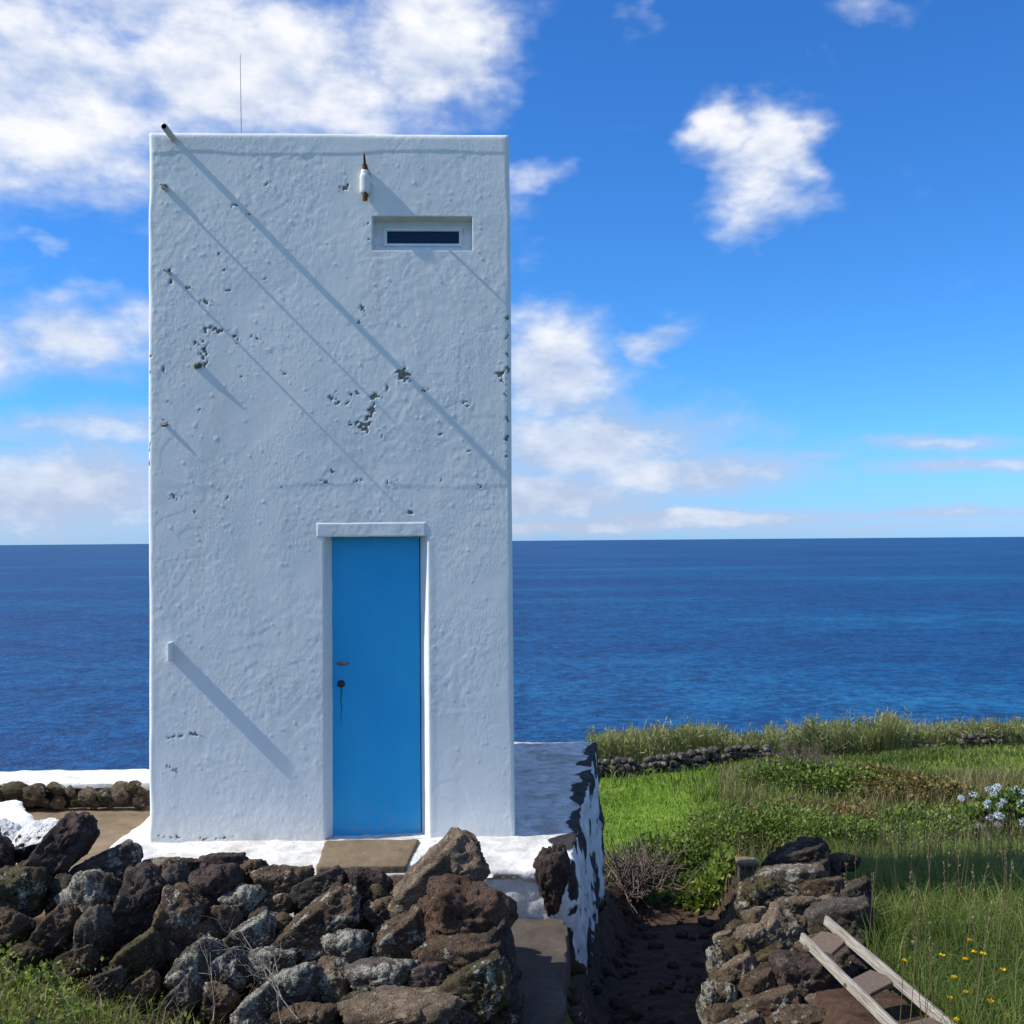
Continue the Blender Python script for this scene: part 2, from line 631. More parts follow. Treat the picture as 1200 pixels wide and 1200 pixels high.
def mat_sea():
    m, nt, b = material('sea_water')
    p = nt.pos()
    # wind patches change how rough and how pale the surface is
    patch = nt.noise(nt.vm('MULTIPLY', p, (0.0011, 0.0034, 0.0)), 1.0, 5, 0.6)
    sw = nt.noise(nt.vm('MULTIPLY', p, (0.03, 0.035, 0.0)), 1.0, 6, 0.65)
    ch = nt.noise(nt.vm('MULTIPLY', p, (0.17, 0.2, 0.0)), 1.0, 5, 0.65)
    fi = nt.noise(nt.vm('MULTIPLY', p, (0.7, 0.8, 0.0)), 1.0, 4, 0.6)
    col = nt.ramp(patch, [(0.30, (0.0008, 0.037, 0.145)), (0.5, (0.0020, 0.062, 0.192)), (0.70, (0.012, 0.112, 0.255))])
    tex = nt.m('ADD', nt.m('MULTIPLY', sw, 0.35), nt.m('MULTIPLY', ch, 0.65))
    col = nt.mix(nt.step(tex, 0.40, 0.60), nt.vm('MULTIPLY', col, (0.45, 0.50, 0.58)), nt.vm('MULTIPLY', col, (1.6, 1.4, 1.22)))  # light and dark of the ripples painted into the water colour
    foam = nt.step(nt.noise(nt.vm('MULTIPLY', p, (0.05, 0.11, 0.0)), 1.0, 8, 0.75), 0.80, 0.84)
    col = nt.mix(nt.m('MULTIPLY', foam, 0.35), col, (0.5, 0.55, 0.6))
    h = nt.m('ADD', nt.m('MULTIPLY', sw, 6.0), nt.m('ADD', nt.m('MULTIPLY', ch, 1.6), nt.m('MULTIPLY', fi, 0.5)))
    nb = nt.bump(h, 1.0, 1.0)
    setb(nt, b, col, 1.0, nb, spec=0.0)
    gl = nt.new('ShaderNodeBsdfGlossy')
    nt.put(gl.inputs['Roughness'], nt.step(patch, 0.3, 0.7, 0.42, 0.32))
    nt.l.new(nb, gl.inputs['Normal'])
    fr = nt.new('ShaderNodeFresnel')
    fr.inputs['IOR'].default_value = 1.333
    nt.l.new(nb, fr.inputs['Normal'])
    mx = nt.new('ShaderNodeMixShader')
    # wave slopes keep a choppy sea from ever mirroring fully
    nt.l.new(nt.m('MINIMUM', nt.m('MULTIPLY', fr.outputs[0], 0.5), 0.15), mx.inputs[0])
    nt.l.new(b.outputs[0], mx.inputs[1])
    nt.l.new(gl.outputs[0], mx.inputs[2])
    nt.l.new(mx.outputs[0], nt.n['Material Output'].inputs['Surface'])
    return m


def mat_door():
    """old gloss paint: brush streaks, faded patches, scuffed foot"""
    m, nt, b = material('blue_door_paint')
    o = nt.obj()
    br = nt.noise(nt.vm('MULTIPLY', o, (55.0, 1.0, 1.4)), 1.0, 5, 0.6)
    fade = nt.noise(o, 2.4, 5, 0.6)
    col = nt.ramp(fade, [(0.3, (0.014, 0.36, 0.72)), (0.7, (0.030, 0.43, 0.77))])
    col = nt.mix(nt.m('MULTIPLY', nt.step(br, 0.45, 0.75), 0.22), col, (0.06, 0.47, 0.78))
    sp = nt.new('ShaderNodeSeparateXYZ')
    nt.l.new(o, sp.inputs[0])
    foot = nt.m('MULTIPLY', nt.step(sp.outputs[2], 0.02, 0.34, 1.0, 0.0), nt.step(nt.noise(o, 17, 6, 0.7), 0.46, 0.66))
    col = nt.mix(nt.m('MULTIPLY', foot, 0.45), col, (0.22, 0.30, 0.33))
    nick = nt.step(nt.noise(o, 42, 5, 0.7), 0.735, 0.76)
    col = nt.mix(nick, col, (0.16, 0.24, 0.28))
    setb(nt, b, col, nt.step(fade, 0.3, 0.7, 0.38, 0.55), nt.bump(nt.m('ADD', br, nt.m('MULTIPLY', nick, -1.0)), 0.35, 0.0016), spec=0.35)
    return m


M = {}
M['plaster'] = mat_plaster()
M['lime'] = mat_whitewash()
M['rock'] = mat_rock()
M['rock_painted'] = mat_rock('whitewashed_rock', True)
M['concrete'] = mat_concrete('weathered_concrete', (0.115, 0.082, 0.047), (0.225, 0.17, 0.105))
M['slab'] = mat_concrete('dark_concrete', (0.052, 0.040, 0.031), (0.105, 0.085, 0.065))
M['ground'] = mat_ground()
M['sea'] = mat_sea()
M['door'] = mat_door()
M['steel'] = mat_simple('worn_steel', (0.16, 0.15, 0.14), (0.34, 0.32, 0.30), 60, 0.45, 0.8)
M['black'] = mat_simple('black_rubber', (0.012, 0.012, 0.012), (0.03, 0.028, 0.026), 80, 0.5)
M['rust'] = mat_simple('rusty_iron', (0.035, 0.014, 0.008), (0.20, 0.075, 0.03), 45, 0.9, bump=0.6, bd=0.004)
M['porcelain'] = mat_simple('glazed_porcelain', (0.72, 0.72, 0.68), (0.80, 0.80, 0.77), 30, 0.18)
M['pvc'] = mat_simple('grey_plastic_pipe', (0.46, 0.46, 0.43), (0.6, 0.6, 0.56), 25, 0.5)
M['white_frame'] = mat_simple('white_window_frame', (0.68, 0.70, 0.70), (0.78, 0.80, 0.80), 18, 0.4)
M['glass'] = mat_simple('dark_window_glass', (0.004, 0.006, 0.02), (0.006, 0.009, 0.028), 4, 0.06, bump=0.02, spec=0.5)
M['verdigris'] = mat_simple('verdigris_streak', (0.01, 0.12, 0.16), (0.03, 0.22, 0.28), 40, 0.8)
M['wood'] = mat_simple('weathered_wood', (0.14, 0.12, 0.095), (0.40, 0.365, 0.31), 9, 0.85, bump=0.7, bd=0.004, stretch=(14, 0.7, 14), spec=0.2)
M['dark_wood'] = mat_simple('dark_weathered_wood', (0.075, 0.055, 0.042), (0.17, 0.13, 0.10), 9, 0.9, bump=0.7, bd=0.004, stretch=(14, 14, 14), spec=0.2)
GR = [(0.0, (0.030, 0.050, 0.010)), (0.4, (0.085, 0.130, 0.024)), (0.72, (0.19, 0.235, 0.055)), (1.0, (0.36, 0.31, 0.13))]
M['grass'] = mat_leaf('long_grass', GR, 0.4)
M['lawn'] = mat_leaf('short_grass', [(0.0, (0.09, 0.17, 0.016)), (0.55, (0.20, 0.325, 0.038)), (1.0, (0.34, 0.39, 0.075))], 0.4)
M['dry'] = mat_leaf('dry_grass', [(0.0, (0.10, 0.075, 0.04)), (1.0, (0.36, 0.29, 0.16))], 0.3)
M['bramble'] = mat_leaf('bramble_leaves', [(0.0, (0.035, 0.06, 0.012)), (0.5, (0.115, 0.175, 0.034)), (0.8, (0.20, 0.26, 0.055)), (1.0, (0.32, 0.30, 0.11))], 0.3)
M['fern'] = mat_leaf('reddish_bracken', [(0.0, (0.06, 0.085, 0.02)), (0.42, (0.16, 0.165, 0.045)), (0.7, (0.22, 0.135, 0.06)), (1.0, (0.36, 0.24, 0.12))], 0.3)
M['reed'] = mat_leaf('grey_green_reed', [(0.0, (0.075, 0.10, 0.032)), (0.5, (0.20, 0.22, 0.085)), (1.0, (0.42, 0.39, 0.21))], 0.35)
M['weed'] = mat_leaf('bright_weeds', [(0.0, (0.045, 0.075, 0.014)), (0.5, (0.13, 0.20, 0.035)), (1.0, (0.30, 0.32, 0.085))], 0.35)
M['twig'] = mat_simple('bare_twigs', (0.07, 0.05, 0.04), (0.22, 0.17, 0.14), 30, 0.9, spec=0.15)
M['petal_blue'] = mat_leaf('pale_blue_petals', [(0.0, (0.36, 0.43, 0.64)), (1.0, (0.70, 0.74, 0.84))], 0.25)
M['petal_yellow'] = mat_leaf('yellow_petals', [(0.0, (0.70, 0.42, 0.01)), (1.0, (0.82, 0.60, 0.02))], 0.25)
M['stem'] = mat_simple('green_stem', (0.05, 0.10, 0.02), (0.10, 0.16, 0.04), 20, 0.7)


# ------------------------------------------------------------------ ground
GD = np.array([-30., -6, 0, 3, 5, 7.6, 10.9, 15, 28, 31, 36, 41, 44, 60])
GZ = np.array([1.2, 0.7, 0.4, 0.12, -0.34, -0.72, -1.48, -2.30, -3.95, -4.55, -5.3, -6.0, -7.5, -40.])
PD = np.array([4.0, 6.95, 7.3, 10.8, 12.5, 14.])
PZ = np.array([-0.35, -1.10, -1.25, -1.85, -2.05, -2.3])


def ground_h(x, y):
    x = np.asarray(x, float)
    y = np.asarray(y, float)
    d = y + 7.25
    # the far edge of the field runs a little away to the right
    de = d - np.clip(x - 3, 0, 20) * 0.16 * sstep(d, 16, 30)
    z = np.interp(de, GD, GZ)
    # falls away steeply behind the yard, left of the tower
    left = 1 - sstep(x, -2.5, 0.6)
    z = z - left * np.clip(d - 9.3, 0, 60) * 0.42
    # higher bank in front of the left wall
    z = z + 0.24 * (1 - sstep(x, -2.3, -0.8)) * sstep(d, 2.5, 4.2) * (1 - sstep(d, 6.0, 7.0))
    # sunken path between the platform and the field wall
    pc = np.interp(d, [4, 6, 8, 11, 13], [0.9, 0.95, 1.15, 1.6, 1.9])
    pw = np.interp(d, [4, 8, 11, 13.5], [0.55, 0.62, 0.55, 0.1])
    k = (1 - sstep(np.abs(x - pc), pw * 0.75, pw * 1.25)) * sstep(d, 3.6, 4.6) * (1 - sstep(d, 11.0, 13.5))
    z = z * (1 - k) + np.minimum(z, np.interp(d, PD, PZ)) * k
    # rough hummock in the middle of the field
    z = z + 0.42 * np.exp(-(((x - 4.9) / 2.2) ** 2 + ((d - 20.0) / 2.6) ** 2))
    z = z + 0.18 * np.exp(-(((x - 3.4) / 1.6) ** 2 + ((d - 13.5) / 1.6) ** 2))
    q = np.stack([x, y, np.zeros_like(x)], -1).reshape(-1, 3)
    z = z + (fbm(q * 0.35, 3, 5) * 0.12 * sstep(np.ravel(d), 9, 14) + fbm(q * 2.2, 3, 9) * 0.035).reshape(z.shape)
    z = np.maximum(z, -64.0)
    return z


def earth_mask(x, y):
    d = np.asarray(y) + 7.25
    pc = np.interp(d, [4, 6, 8, 11, 13], [0.9, 0.95, 1.15, 1.6, 1.9])
    k = (1 - sstep(np.abs(x - pc), 0.45, 0.85)) * (1 - sstep(d, 11.2, 12.2)) * sstep(d, 3, 4)
    k = np.maximum(k, 0.9 * (1 - sstep(np.asarray(x), -1.2, 0.2)) * sstep(d, 3.2, 4.3) * (1 - sstep(d, 6, 7)))
    k = np.maximum(k, (1 - sstep(np.abs(np.asarray(x) - 1.75), 0.35, 0.6)) * sstep(d, 4.0, 4.6) * (1 - sstep(d, 6.6, 7.4)))
    return k


def lawn_mask(x, y):
    d = np.asarray(y) + 7.25
    a = (np.asarray(x)) / np.maximum(d, 1)
    q = np.stack([np.ravel(x), np.ravel(y), np.ravel(x) * 0], 1)
    a = a + (0.10 * fbm(q * 0.55, 3, 66)).reshape(a.shape)
    m = (1 - sstep(a, 0.17, 0.27)) * sstep(d, 11.0, 13.0) * (1 - sstep(d, 28.5, 30))
    m2 = sstep(a, 0.36, 0.42) * sstep(d, 22, 25) * (1 - sstep(d, 35, 37)) * 0.75
    return np.maximum(m, m2)


def build_ground():
    xs = np.concatenate([np.arange(-60, -8, 1.0), np.arange(-8, 14, 0.14), np.arange(14, 80, 1.0)])
    ys = np.concatenate([np.arange(-40, -9, 1.0), np.arange(-9, 14, 0.14), np.arange(14, 40, 0.4), np.arange(40, 75, 1.5)])
    X, Y = np.meshgrid(xs, ys)
    Z = ground_h(X, Y)
    V = np.stack([X, Y, Z], -1).reshape(-1, 3)
    nx, ny = len(xs), len(ys)
    idx = np.arange(nx * ny).reshape(ny, nx)
    Q = np.stack([idx[:-1, :-1], idx[:-1, 1:], idx[1:, 1:], idx[1:, :-1]], -1).reshape(-1, 4)
    e = earth_mask(V[:, 0], V[:, 1])
    me = mk_mesh('ground', V, Q, attrs={'earth': e, 'lawn': lawn_mask(V[:, 0], V[:, 1])})
    o = link('ground', me, M['ground'])
    tag(o, 'sloping grassy field with a sunken earth path beside the tower', kind='structure')
    # sea, far below
    s = bmesh.new()
    rad = 90000.0
    ring = [s.verts.new((rad * math.cos(a), rad * math.sin(a), -62.0)) for a in np.linspace(0, 2 * math.pi, 97)[:-1]]
    s.faces.new(ring)
    so_ = link('sea', bm_mesh('sea', s), M['sea'])
    tag(so_, 'deep blue open sea stretching to the horizon', kind='structure')


build_ground()

# ------------------------------------------------------------------ the tower
TW, TH, TD = 2.449, 4.772, 3.05
TLOC = Vector((-2.445, 0.0, 0.017))
TM = Matrix.Translation(TLOC) @ Matrix.Rotation(TYAW, 4, 'Z')
TMI = TM.inverted()


def facepx(px, py, depth=0.0):
    """tower-local (x, z) of a pixel on the facade plane, depth metres behind it"""
    o = TMI @ CAM
    d = TMI.to_3x3() @ ray(px, py)
    t = (depth - o.y) / d.y
    q = o + d * t
    return q.x, q.z


tower = thing('lighthouse_tower', 'tall white plastered square tower with flaking paint and a narrow blue door', 'tower', TLOC, TYAW)


def build_tower():
    step = 0.0085
    # door and window openings on the face and at the back of their recess
    dl, dt_ = facepx(379, 629)
    dr, _ = facepx(501, 629)
    wl, wt = facepx(436.5, 253.5)
    wr, wb = facepx(554, 294)
    us = np.unique(np.concatenate([np.linspace(0, 0.03, 7), np.arange(0.03, TW - 0.03, step), np.linspace(TW - 0.03, TW, 7), [dl, dr, wl, wr]]))
    vs = np.unique(np.concatenate([np.arange(-0.12, TH - 0.03, step), np.linspace(TH - 0.03, TH, 7), [dt_, wt, wb]]))

    def snap(arr, keep):
        out = [arr[0]]
        ks = set(np.round(keep, 9))
        for a in arr[1:]:
            if a - out[-1] < 0.0028:
                if round(a, 9) in ks:
                    out[-1] = a
                continue
            out.append(a)
        return np.array(out)
    us = snap(us, [dl, dr, wl, wr, 0, TW])
    vs = snap(vs, [dt_, wt, wb, -0.12, TH])
    U, W = np.meshgrid(us, vs)
    nu, nv = len(us), len(vs)
    u, v = U.ravel(), W.ravel()
    r = 0.026
    ed = np.stack([u, v, np.zeros_like(u)], 1)
    rr = r + 0.008 * vnoise(np.stack([v * 5, v * 0, v * 0], 1), 3)

    def rnd(t):
        t = np.clip(t, 0, None)
        k = np.clip(1 - t / rr, 0, 1)
        return rr * (1 - np.sqrt(np.clip(1 - k * k, 0, 1)))
    y = rnd(u) + rnd(TW - u) + 0.7 * rnd(TH - v)
    q = ed
    inner = sstep(u, 0.0, 0.05) * sstep(TW - u, 0, 0.05) * sstep(TH - v, 0, 0.04)
    disp = 0.0036 * fbm(q * [1.7, 1.7, 1], 3, 21) + 0.0006 * fbm(q * [6, 4.2, 1], 3, 33) + (0.00036 * fbm(q * [22, 17, 1], 2, 41) + 0.00042 * vnoise(q * [52, 38, 1], 47)) * (0.25 + 1.0 * sstep(fbm(q * [2.1, 1.8, 1], 2, 59), -0.25, 0.35))
    # sweeping trowel edges
    tw = fbm(q * [2.6, 1.9, 1], 2, 63) * 3.2
    disp += 0.0010 * (tw - np.floor(tw)) * 0.7 * sstep(fbm(q * [1.1, 1.0, 1], 2, 65), 0.0, 0.3)
    # trowel marks and thicker coats in patches
    coat = sstep(fbm(q * [2.3, 2.0, 1], 3, 77), 0.08, 0.2)
    disp += 0.0008 * coat * fbm(q * [26, 22, 1], 2, 81)
    # day joint above the door, and the top band
    jz = facepx(400, 569)[1] + 0.02 * vnoise(np.stack([u * 2.5, u * 0, u * 0], 1), 7)
    disp += 0.0022 * sstep(v, jz - 0.02, jz + 0.015) * (0.6 + 0.6 * vnoise(np.stack([u * 4, u * 0, u * 0], 1), 13)) * (0.35 + 0.65 * sstep(u, 0.6, 1.3)) * sstep(TH * 0.8 - v, 0, 1.2)
    kz = facepx(400, 613)[1]
    tz = TH - 0.135 + 0.02 * vnoise(np.stack([u * 3, u * 0, u * 0], 1), 9)
    disp += 0.0022 * sstep(v, tz - 0.012, tz + 0.01)
    # rubbed moulding round the door
    disp += 0.002 * np.exp(-((u - dr - 0.015) / 0.03) ** 2) * (v < dt_)
    # thick patch under the upper-left band, blisters of paint
    br = np.random.default_rng(5)
    for k in range(520):
        bu, bv = br.uniform(0.05, TW - 0.05), br.uniform(0.1, TH - 0.1)
        if k < 170:
            bu, bv = br.choice([0.3, 0.45, 0.8, 1.6, 2.1]) + br.normal(0, 0.18), br.choice([0.9, 2.2, 2.6, 3.1, 3.6, 4.2]) + br.normal(0, 0.22)
        rad = br.uniform(0.0055, 0.009)
        iu0, iu1 = np.searchsorted(us, [bu - 3 * rad, bu + 3 * rad])
        iv0, iv1 = np.searchsorted(vs, [bv - 3 * rad, bv + 3 * rad])
        if iu1 <= iu0 or iv1 <= iv0:
            continue
        ii = (np.arange(iv0, iv1)[:, None] * nu + np.arange(iu0, iu1)[None, :]).ravel()
        disp[ii] += br.uniform(0.0008, 0.0026) * np.exp(-(((u[ii] - bu) / rad) ** 2 + ((v[ii] - bv) / rad) ** 2))
    # flaked paint: pixel centre, half sizes
    chips = [(198, 315, 3, 6), (200, 328, 3, 4), (246, 385, 9, 4), (256, 388, 8, 4), (262, 310, 4, 4), (264, 318, 3, 3), (238, 355, 5, 4),
             (247, 358, 4, 4), (231, 403, 7, 4), (238, 412, 5, 12), (240, 425, 4, 4), (275, 395, 4, 8), (298, 396, 6, 4), (310, 385, 4, 3),
             (284, 438, 4, 8), (192, 433, 3, 5), (197, 469, 3, 3), (233, 479, 3, 3), (194, 497, 5, 4), (206, 582, 5, 4), (229, 601, 3, 3), (265, 583, 4, 2),
             (472, 438, 7, 8), (476, 445, 5, 5), (454, 454, 3, 5), (498, 458, 5, 3), (549, 474, 6, 5), (389, 466, 5, 6), (394, 470, 4, 4),
             (414, 462, 5, 3), (407, 472, 4, 3), (418, 461, 3, 4), (438, 466, 6, 4), (436, 478, 4, 9), (431, 489, 5, 9), (425, 500, 9, 7), (410, 500, 5, 6),
             (450, 511, 4, 3), (515, 510, 4, 6), (424, 361, 4, 5), (420, 376, 3, 4), (427, 352, 3, 4), (390, 551, 3, 3), (383, 566, 6, 3), (418, 564, 5, 3),
             (460, 566, 7, 4), (563, 571, 5, 3), (481, 601, 3, 3), (312, 215, 5, 3), (336, 236, 3, 2), (404, 221, 5, 5), (407, 217, 3, 6), (274, 240, 4, 3),
             (290, 250, 3, 3), (268, 340, 3, 3), (310, 327, 3, 3), (220, 338, 4, 3), (587, 438, 5, 9), (203, 863, 8, 2.2), (213, 862, 10, 2.6), (227, 861, 8, 2.4), (196, 864, 4, 2),
             (199, 899, 6, 2), (203, 902, 3, 4), (592, 906, 2, 2), (197, 981, 14, 2), (236, 983, 10, 2), (262, 982, 8, 1.6), (447, 286, 6, 2), (430, 262, 3, 2), (432, 280, 2.5, 2.5)]
    for yy in (376, 392, 398, 415, 431, 440, 452, 458, 470, 492, 516, 534):
        chips.append((594.5 + random.uniform(-1.5, 1.5), yy + random.uniform(-3, 3), random.uniform(1.5, 3), random.uniform(4, 7)))
    for yy in range(420, 560, 14):
        chips.append((176 + random.uniform(-1.5, 3), yy + random.uniform(-6, 6), random.uniform(1.2, 3.0), random.uniform(2, 4)))
    for k in range(10):
        chips.append((random.uniform(185, 590), random.uniform(200, 620), random.uniform(1.0, 2.0), random.uniform(1.0, 2.0)))
    chip = np.zeros_like(u)
    wob = fbm(q * [58, 58, 1], 2, 55, 0.7)
    for (px, py, a, b) in chips:
        cu, cv = facepx(px, py)
        sa, sb_ = a / 195.0, b / 195.0
        iu0, iu1 = np.searchsorted(us, [cu - 2.4 * sa, cu + 2.4 * sa])
        iv0, iv1 = np.searchsorted(vs, [cv - 2.4 * sb_, cv + 2.4 * sb_])
        if iu1 <= iu0 or iv1 <= iv0:
            continue
        ii = (np.arange(iv0, iv1)[:, None] * nu + np.arange(iu0, iu1)[None, :]).ravel()
        dd = np.sqrt(((u[ii] - cu) / sa) ** 2 + ((v[ii] - cv) / sb_) ** 2)
        solid = a * b > 34
        chip[ii] = np.maximum(chip[ii], np.clip((0.90 if solid else 0.64) - 0.55 * dd + (0.85 if solid else 1.2) * wob[ii], 0, 1) * (dd < 2.3))
    disp -= 0.0035 * sstep(chip, 0.35, 0.6)
    disp += 0.0012 * sstep(chip, 0.12, 0.3) * (1 - sstep(chip, 0.32, 0.45))
    # grime: rain streaks below the window, splash at the foot, damp by the jamb
    gu, gv = facepx(440, 296)
    grime = 0.5 * np.exp(-((u - gu - 0.01) / 0.03) ** 2) * sstep(v, gv - 0.75, gv - 0.05) * (v < gv)
    grime = np.maximum(grime, 0.25 * np.exp(-((v - 0.0) / 0.05) ** 2))
    grime = np.maximum(grime, 0.2 * np.exp(-((v - TH) / 0.04) ** 2))
    grime += 0.12 * sstep(fbm(q * [6, 1.2, 1], 3, 91), 0.15, 0.5)
    y = y - disp * np.maximum(inner, 0.35)
    # hand-built corners wander a little
    wav = fbm(np.stack([v * 1.3, v * 0, v * 0], 1), 3, 95) * 0.007
    wav2 = fbm(np.stack([v * 1.2, v * 0 + 5, v * 0], 1), 3, 96) * 0.007
    top = fbm(np.stack([u * 1.6, u * 0 + 9, u * 0], 1), 3, 97) * 0.007
    V = np.stack([u + wav * (1 - sstep(u, 0, 0.25)) + wav2 * sstep(u, TW - 0.25, TW), y, v + top * sstep(v, TH - 0.2, TH)], 1)
    idx = np.arange(nu * nv).reshape(nv, nu)
    uc, vc = (us[:-1] + us[1:]) / 2, (vs[:-1] + vs[1:]) / 2
    UC, VC = np.meshgrid(uc, vc)
    hole = ((UC > dl) & (UC < dr) & (VC < dt_) & (VC > -0.02)) | ((UC > wl) & (UC < wr) & (VC > wb) & (VC < wt))
    Q = np.stack([idx[:-1, :-1], idx[:-1, 1:], idx[1:, 1:], idx[1:, :-1]], -1)[~hole]
    quads = [Q]
    verts = [V]
    ch, gm = [chip], [grime]
    nbase = len(V)

    def strip(chain, moved, c=0.0, g=0.0):
        """quads from an existing chain of vertices to new moved vertices"""
        nonlocal nbase
        n = len(chain)
        new = np.arange(nbase, nbase + n)
        verts.append(moved)
        ch.append(np.full(n, c))
        gm.append(np.full(n, g))
        nbase += n
        quads.append(np.stack([chain[1:], chain[:-1], new[:-1], new[1:]], 1))
        return new

    # sides, roof and back from the outer border
    lb, rb, tb = idx[:, 0], idx[:, -1], idx[-1, :]
    ln = V[lb].copy()
    steps = 14
    for chain, ax in ((lb[::-1], 0), (rb, 0), (tb[::-1], 2)):
        prev = chain
        base = V[chain].copy()
        for k in range(1, steps + 1):
            mv = base.copy()
            mv[:, 1] = base[:, 1] + (TD - base[:, 1]) * k / steps
            w_ = 0.003 * fbm(mv * 2.5, 3, 61) * (k < steps)
            if ax == 0:
                mv[:, 0] += w_
            prev = strip(prev, mv)
    Vall = np.concatenate(verts)
    # back wall
    bk = np.array([[0, TD, -0.12], [TW, TD, -0.12], [TW, TD, TH], [0, TD, TH]])
    n0 = nbase
    verts.append(bk)
    ch.append(np.zeros(4))
    gm.append(np.zeros(4))
    nbase += 4
    quads.append(np.array([[n0 + 1, n0, n0 + 3, n0 + 2]]))
    # reveals: door (left, top, right) and window (four sides)
    iu = lambda a: int(np.argmin(np.abs(us - a)))
    iv = lambda a: int(np.argmin(np.abs(vs - a)))
    DD = 0.125
    il, irr, it, i0 = iu(dl), iu(dr), iv(dt_), iv(-0.02)

    def reveal(chain, depth, dx, dz, n=6, rad=0.014):
        prev = chain
        base = Vall[chain].copy()
        for k in range(1, n + 1):
            t = k / n
            mv = base.copy()
            mv[:, 1] = base[:, 1] * (1 - t) + depth * t
            # a softly rounded arris, then straight back
            bulge = rad * (1 - math.sqrt(max(0.0, 1 - min(1.0, t * 2.2) ** 2))) if t < 0.45 else rad
            mv[:, 0] += np.sign(dx) * -0 + dx * t
            mv[:, 2] += dz * t
            mv[:, 0] += 0.0018 * fbm(mv * 9, 2, 19)
            prev = strip(prev, mv, 0.0, 0.12)
    dl1, dt1 = facepx(389.5, 629.5, DD)
    dr1, _ = facepx(492.5, 629.5, DD)
    reveal(idx[i0:it + 1, il], DD, dl1 - dl + 0.002, 0)
    reveal(idx[i0:it + 1, irr][::-1], DD, dr1 - dr - 0.002, 0)
    reveal(idx[it, il:irr + 1], DD, 0, 0.006)
    WD = 0.095
    jl, jr, jt, jb = iu(wl), iu(wr), iv(wt), iv(wb)
    reveal(idx[jb:jt + 1, jl], WD, 0.004, 0)
    reveal(idx[jb:jt + 1, jr][::-1], WD, -0.004, 0)
    reveal(idx[jt, jl:jr + 1], WD, 0, -0.006)
    reveal(idx[jb, jl:jr + 1][::-1], WD, 0, 0.012)
    me = mk_mesh('wall', np.concatenate(verts), np.concatenate(quads), attrs={'chip': np.concatenate(ch), 'grime': np.concatenate(gm)})
    link('wall', me, M['plaster'], tower)

    # door, hung in the recess
    x0, z1 = facepx(388.5, 628, DD)
    x1, z0 = facepx(493.5, 977.5, DD)
    bm = box_bm(x0, x1, DD - 0.012, DD + 0.03, z0, z1 + 0.01, 0.003)
    door = link('door', bm_mesh('door', bm), M['door'], tower)
    hx, hz = facepx(401, 777, DD)
    bm = lathe_bm([(0.0, -0.004), (0.017, -0.004), (0.019, 0.0), (0.017, 0.006), (0.006, 0.009), (0.0, 0.009)], 20)
    for v in bm.verts:
        v.co = Vector((v.co.x * 2.2, -v.co.z, v.co.y * 0.8))
    for (sx, sl_) in ((-1, 0.016), (1, 0.016)):
        box_bm(sx * 0.038 - 0.010, sx * 0.038 + 0.010, -0.004, 0.001, -0.005, 0.005, 0.002, 1, bm)
    box_bm(-0.02, 0.02, -0.022, -0.006, -0.0035, 0.0035, 0.002, 1, bm)
    link('handle', bm_mesh('handle', bm, False), M['steel'], door, (hx, DD - 0.0125, hz))
    kx, kz_ = facepx(400, 801, DD)
    bm = lathe_bm([(0.0, 0.0), (0.024, 0.0), (0.026, 0.004), (0.020, 0.010), (0.017, 0.026), (0.012, 0.032), (0.0, 0.033)], 22)
    for v in bm.verts:
        v.co = Vector((v.co.x, -v.co.z, v.co.y))
    link('lock', bm_mesh('lock', bm, True), M['black'], door, (kx, DD - 0.0125, kz_))
    bm = bmesh.new()
    n = 9
    L, Rr = [], []
    for k in range(n):
        t = k / (n - 1)
        w = 0.010 * (1 - t) ** 0.7 + 0.0012
        ox = 0.003 * math.sin(k * 1.7)
        L.append(bm.verts.new((ox - w / 2, 0, -0.02 - 0.26 * t)))
        Rr.append(bm.verts.new((ox + w / 2, 0, -0.02 - 0.26 * t)))
    for k in range(n - 1):
        bm.faces.new((L[k], Rr[k], Rr[k + 1], L[k + 1]))
    st = link('stain_streak', bm_mesh('stain_streak', bm), M['verdigris'], door, (kx, DD - 0.0145, kz_))
    # black strip painting the shaded gap, with the metal strip, under the door
    bm = box_bm(x0 + 0.004, x1 - 0.002, DD - 0.010, DD + 0.02, z0 - 0.016, z0 - 0.002, 0.002)
    link('door_gap_shade', bm_mesh('door_gap_shade', bm), M['black'], tower)
    # lintel hood over the door
    lx0, lz1 = facepx(371, 613)
    lx1, lz0 = facepx(499, 628.5)
    bm = box_bm(lx0, lx1, -0.003, 0.02, lz0, lz1, 0.0)
    Vv, Nn, Qq, Tt = voxel(bm, 0.006)
    Vv = Vv + Nn * (0.002 * fbm(Vv * 14, 3, 71))[:, None]
    Vv[:, 1] += sstep(Vv[:, 2], lz0 + 0.02, lz1) * 0.0
    link('lintel', mk_mesh('lintel', Vv, Qq, Tt, attrs={'chip': np.zeros(len(Vv)), 'grime': np.full(len(Vv), 0.08)}), M['plaster'], tower)

    # window: frame, inner sash, pane
    fx0, fz1 = facepx(443, 267.5, WD)
    fx1, fz0 = facepx(553, 293, WD)
    px0, pz1 = facepx(453.5, 271, WD)
    px1, pz0 = facepx(538, 286, WD)
    win = thing('window', None, None)
    win.parent = tower

    def frame(xa, xb, za, zb, xc, xd, zc, zd, ya, yb):
        bm = bmesh.new()
        box_bm(xa, xb, ya, yb, zd, zb, 0.002, 1, bm)
        box_bm(xa, xb, ya, yb, za, zc, 0.002, 1, bm)
        box_bm(xa, xc, ya + 0.001, yb - 0.001, zc, zd, 0.0, 1, bm)
        box_bm(xd, xb, ya + 0.001, yb - 0.001, zc, zd, 0.0, 1, bm)
        return bm
